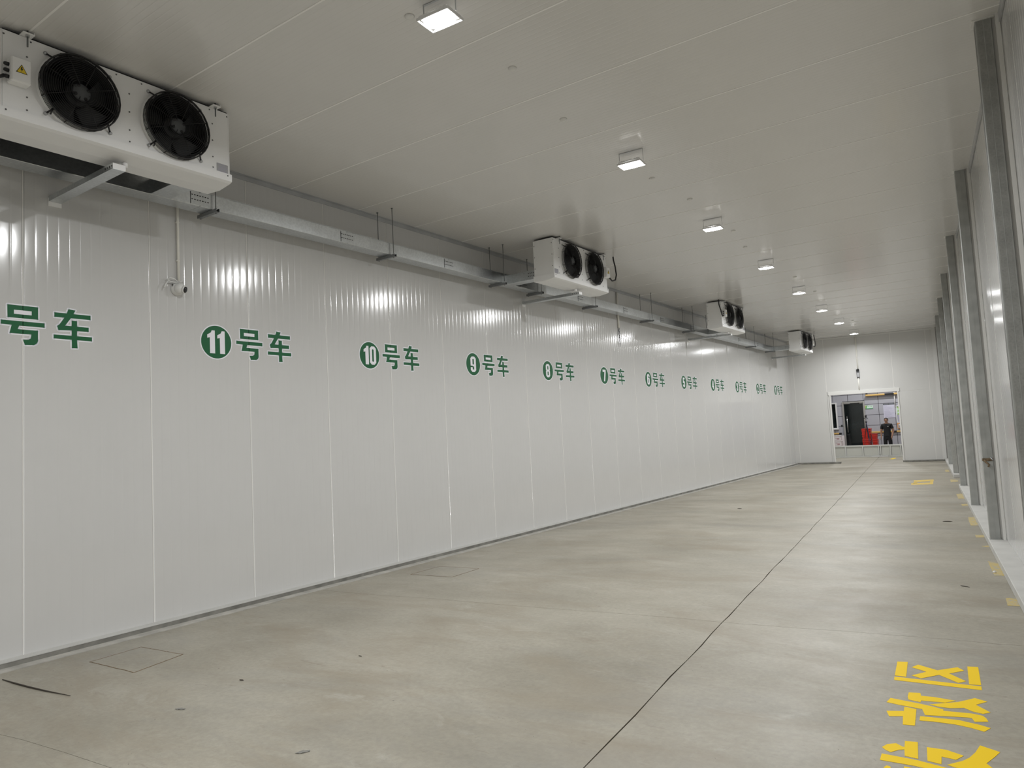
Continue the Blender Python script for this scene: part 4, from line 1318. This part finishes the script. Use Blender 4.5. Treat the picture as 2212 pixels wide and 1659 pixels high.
def build_person():
    root = thing('person', 'person in a black t-shirt and black trousers standing behind the low gate', 'person', (2.60, 33.3, 0.0), -0.08)
    root.scale = (0.94, 0.94, 0.94)
    P = []; E = []
    def v(x, y, z, rx, ry=None, link_to=None):
        P.append((x, y, z, rx, ry if ry else rx))
        if link_to is not None: E.append((link_to, len(P) - 1))
        return len(P) - 1
    pel = v(0, 0, 0.95, .135, .10)
    wa = v(0, 0, 1.10, .135, .095, pel); ch = v(0, 0, 1.28, .15, .10, wa); uc = v(0, .01, 1.40, .12, .08, ch)
    n0 = v(0, .005, 1.455, .062, .060, uc); nk = v(0, .0, 1.50, .050, .052, n0); jaw = v(0, -.025, 1.535, .064, .080, nk); hd = v(0, -.015, 1.605, .090, .112, jaw); tp_ = v(0, -.002, 1.675, .085, .10, hd)
    v(0, -.116, 1.590, .016, .018, hd)
    for s in (-1, 1):
        sh = v(s * .165, .01, 1.395, .062, .062, uc)
        el = v(s * (.235 if s < 0 else .245), .03, 1.13, .050, .050, sh)
        wr = v(s * (.245 if s < 0 else .20), -.03 if s < 0 else -.075, .90, .034, .030, el)
        pa = v(s * (.248 if s < 0 else .185), -.04 if s < 0 else -.10, .835, .042, .024, wr)
        px, py = P[pa][0], P[pa][1]
        for k, (oy, L) in enumerate(((-.027, .060), (-.009, .072), (.009, .068), (.026, .052))):
            b = v(px + s * .004, py + oy, .80, .009, .009, pa)
            f1 = v(px + s * .002, py + oy - .004, .80 - L * .55, .0085, .0085, b)
            v(px - s * .008, py + oy - .010, .80 - L, .0075, .0075, f1)
        t1 = v(px - s * .012, py - .038, .835, .010, .010, pa)
        v(px - s * .018, py - .052, .795, .0085, .0085, t1)
        hp = v(s * .085, 0, .87, .082, .085, pel)
        kn = v(s * .105, -.01, .49, .055, .058, hp)
        an = v(s * .115, .015, .10, .036, .04, kn)
        v(s * .125, -.12, .035, .034, .026, an)
    skin_obj('body', P, E, 'skin', root)
    # shirt
    P = []; E = []
    h0 = v(0, 0, .845, .172, .132); hem = v(0, 0, .905, .168, .128, h0); a = v(0, 0, 1.02, .162, .122, hem); b = v(0, 0, 1.14, .158, .118, a); c = v(0, .0, 1.29, .170, .120, b); d = v(0, .01, 1.40, .135, .098, c); v(0, .004, 1.455, .082, .082, d)
    for s in (-1, 1):
        e = v(s * .165, .01, 1.392, .074, .074, d); g = v(s * .205, .02, 1.27, .070, .070, e); v(s * .222, .025, 1.19, .068, .068, g)
    sh = skin_obj('shirt', P, E, 'shirt_black', root)
    MB().box((0.075, -0.128, 1.315), (0.04, 0.008, 0.022), 'window_white', ch=0.003).build('chest_logo', None, sh)
    P = []; E = []
    w = v(0, 0, 1.04, .145, .108); q = v(0, 0, .90, .150, .115, w)
    for s in (-1, 1):
        h_ = v(s * .088, 0, .80, .098, .102, q); k1 = v(s * .100, -.005, .62, .085, .088, h_); k2 = v(s * .105, -.01, .46, .075, .078, k1); v(s * .115, .012, .07, .062, .066, k2)
    skin_obj('trousers', P, E, 'trouser_black', root)
    for s in (-1, 1):
        MB().box((s * .125, -.065, .035), (.095, .27, .07), 'shoe_black', ch=0.025).build('shoe', None, root)
    # hair cap
    hb = MB(); seg = 18; prof = []
    for k in range(8):
        a = math.pi / 2 * k / 7
        prof.append(a)
    vs = []
    for a in prof:
        for k in range(seg):
            wv = 2 * math.pi * k / seg
            R = math.cos(a)
            front = max(0.0, -math.sin(wv))
            z = 1.625 + 0.083 * math.sin(a) + (0.040 * front - 0.050 * (1 - front)) * (1 - math.sin(a)) ** 1.5
            vs.append((math.cos(wv) * 0.084 * R, math.sin(wv) * 0.102 * R - 0.004, z))
    hb.add(vs, [(i * seg + k, i * seg + (k + 1) % seg, (i + 1) * seg + (k + 1) % seg, (i + 1) * seg + k) for i in range(7) for k in range(seg)], 'hair_black', True)
    hb.build('hair', None, root)
    for s in (-1, 1):
        MB().lathe([(0.001, -0.008), (0.009, -0.003), (0.009, 0.003), (0.001, 0.008)], (s * .030, -.103, 1.605), (1, 0, 0), 'hair_black', 8).build('eye', None, root)
        MB().box((s * .030, -.106, 1.624), (.034, .008, .007), 'hair_black', ch=.002).build('eyebrow', None, root)
        MB().lathe([(0.004, -0.008), (0.022, -0.004), (0.022, 0.004), (0.004, 0.008)], (s * .080, .0, 1.592), (1, 0, 0), 'skin', 10).build('ear', None, root)
    MB().box((0, -.100, 1.552), (.042, .010, .008), 'carton_print', ch=.002).build('mouth', None, root)
    return root


build_person()
tag(MB().box((2.322, 33.232, 0.735), (0.012, 0.075, 0.13), 'lens_black', ch=0.004).build('mobile_phone'), 'dark phone held low in the hand of the standing person', 'phone')
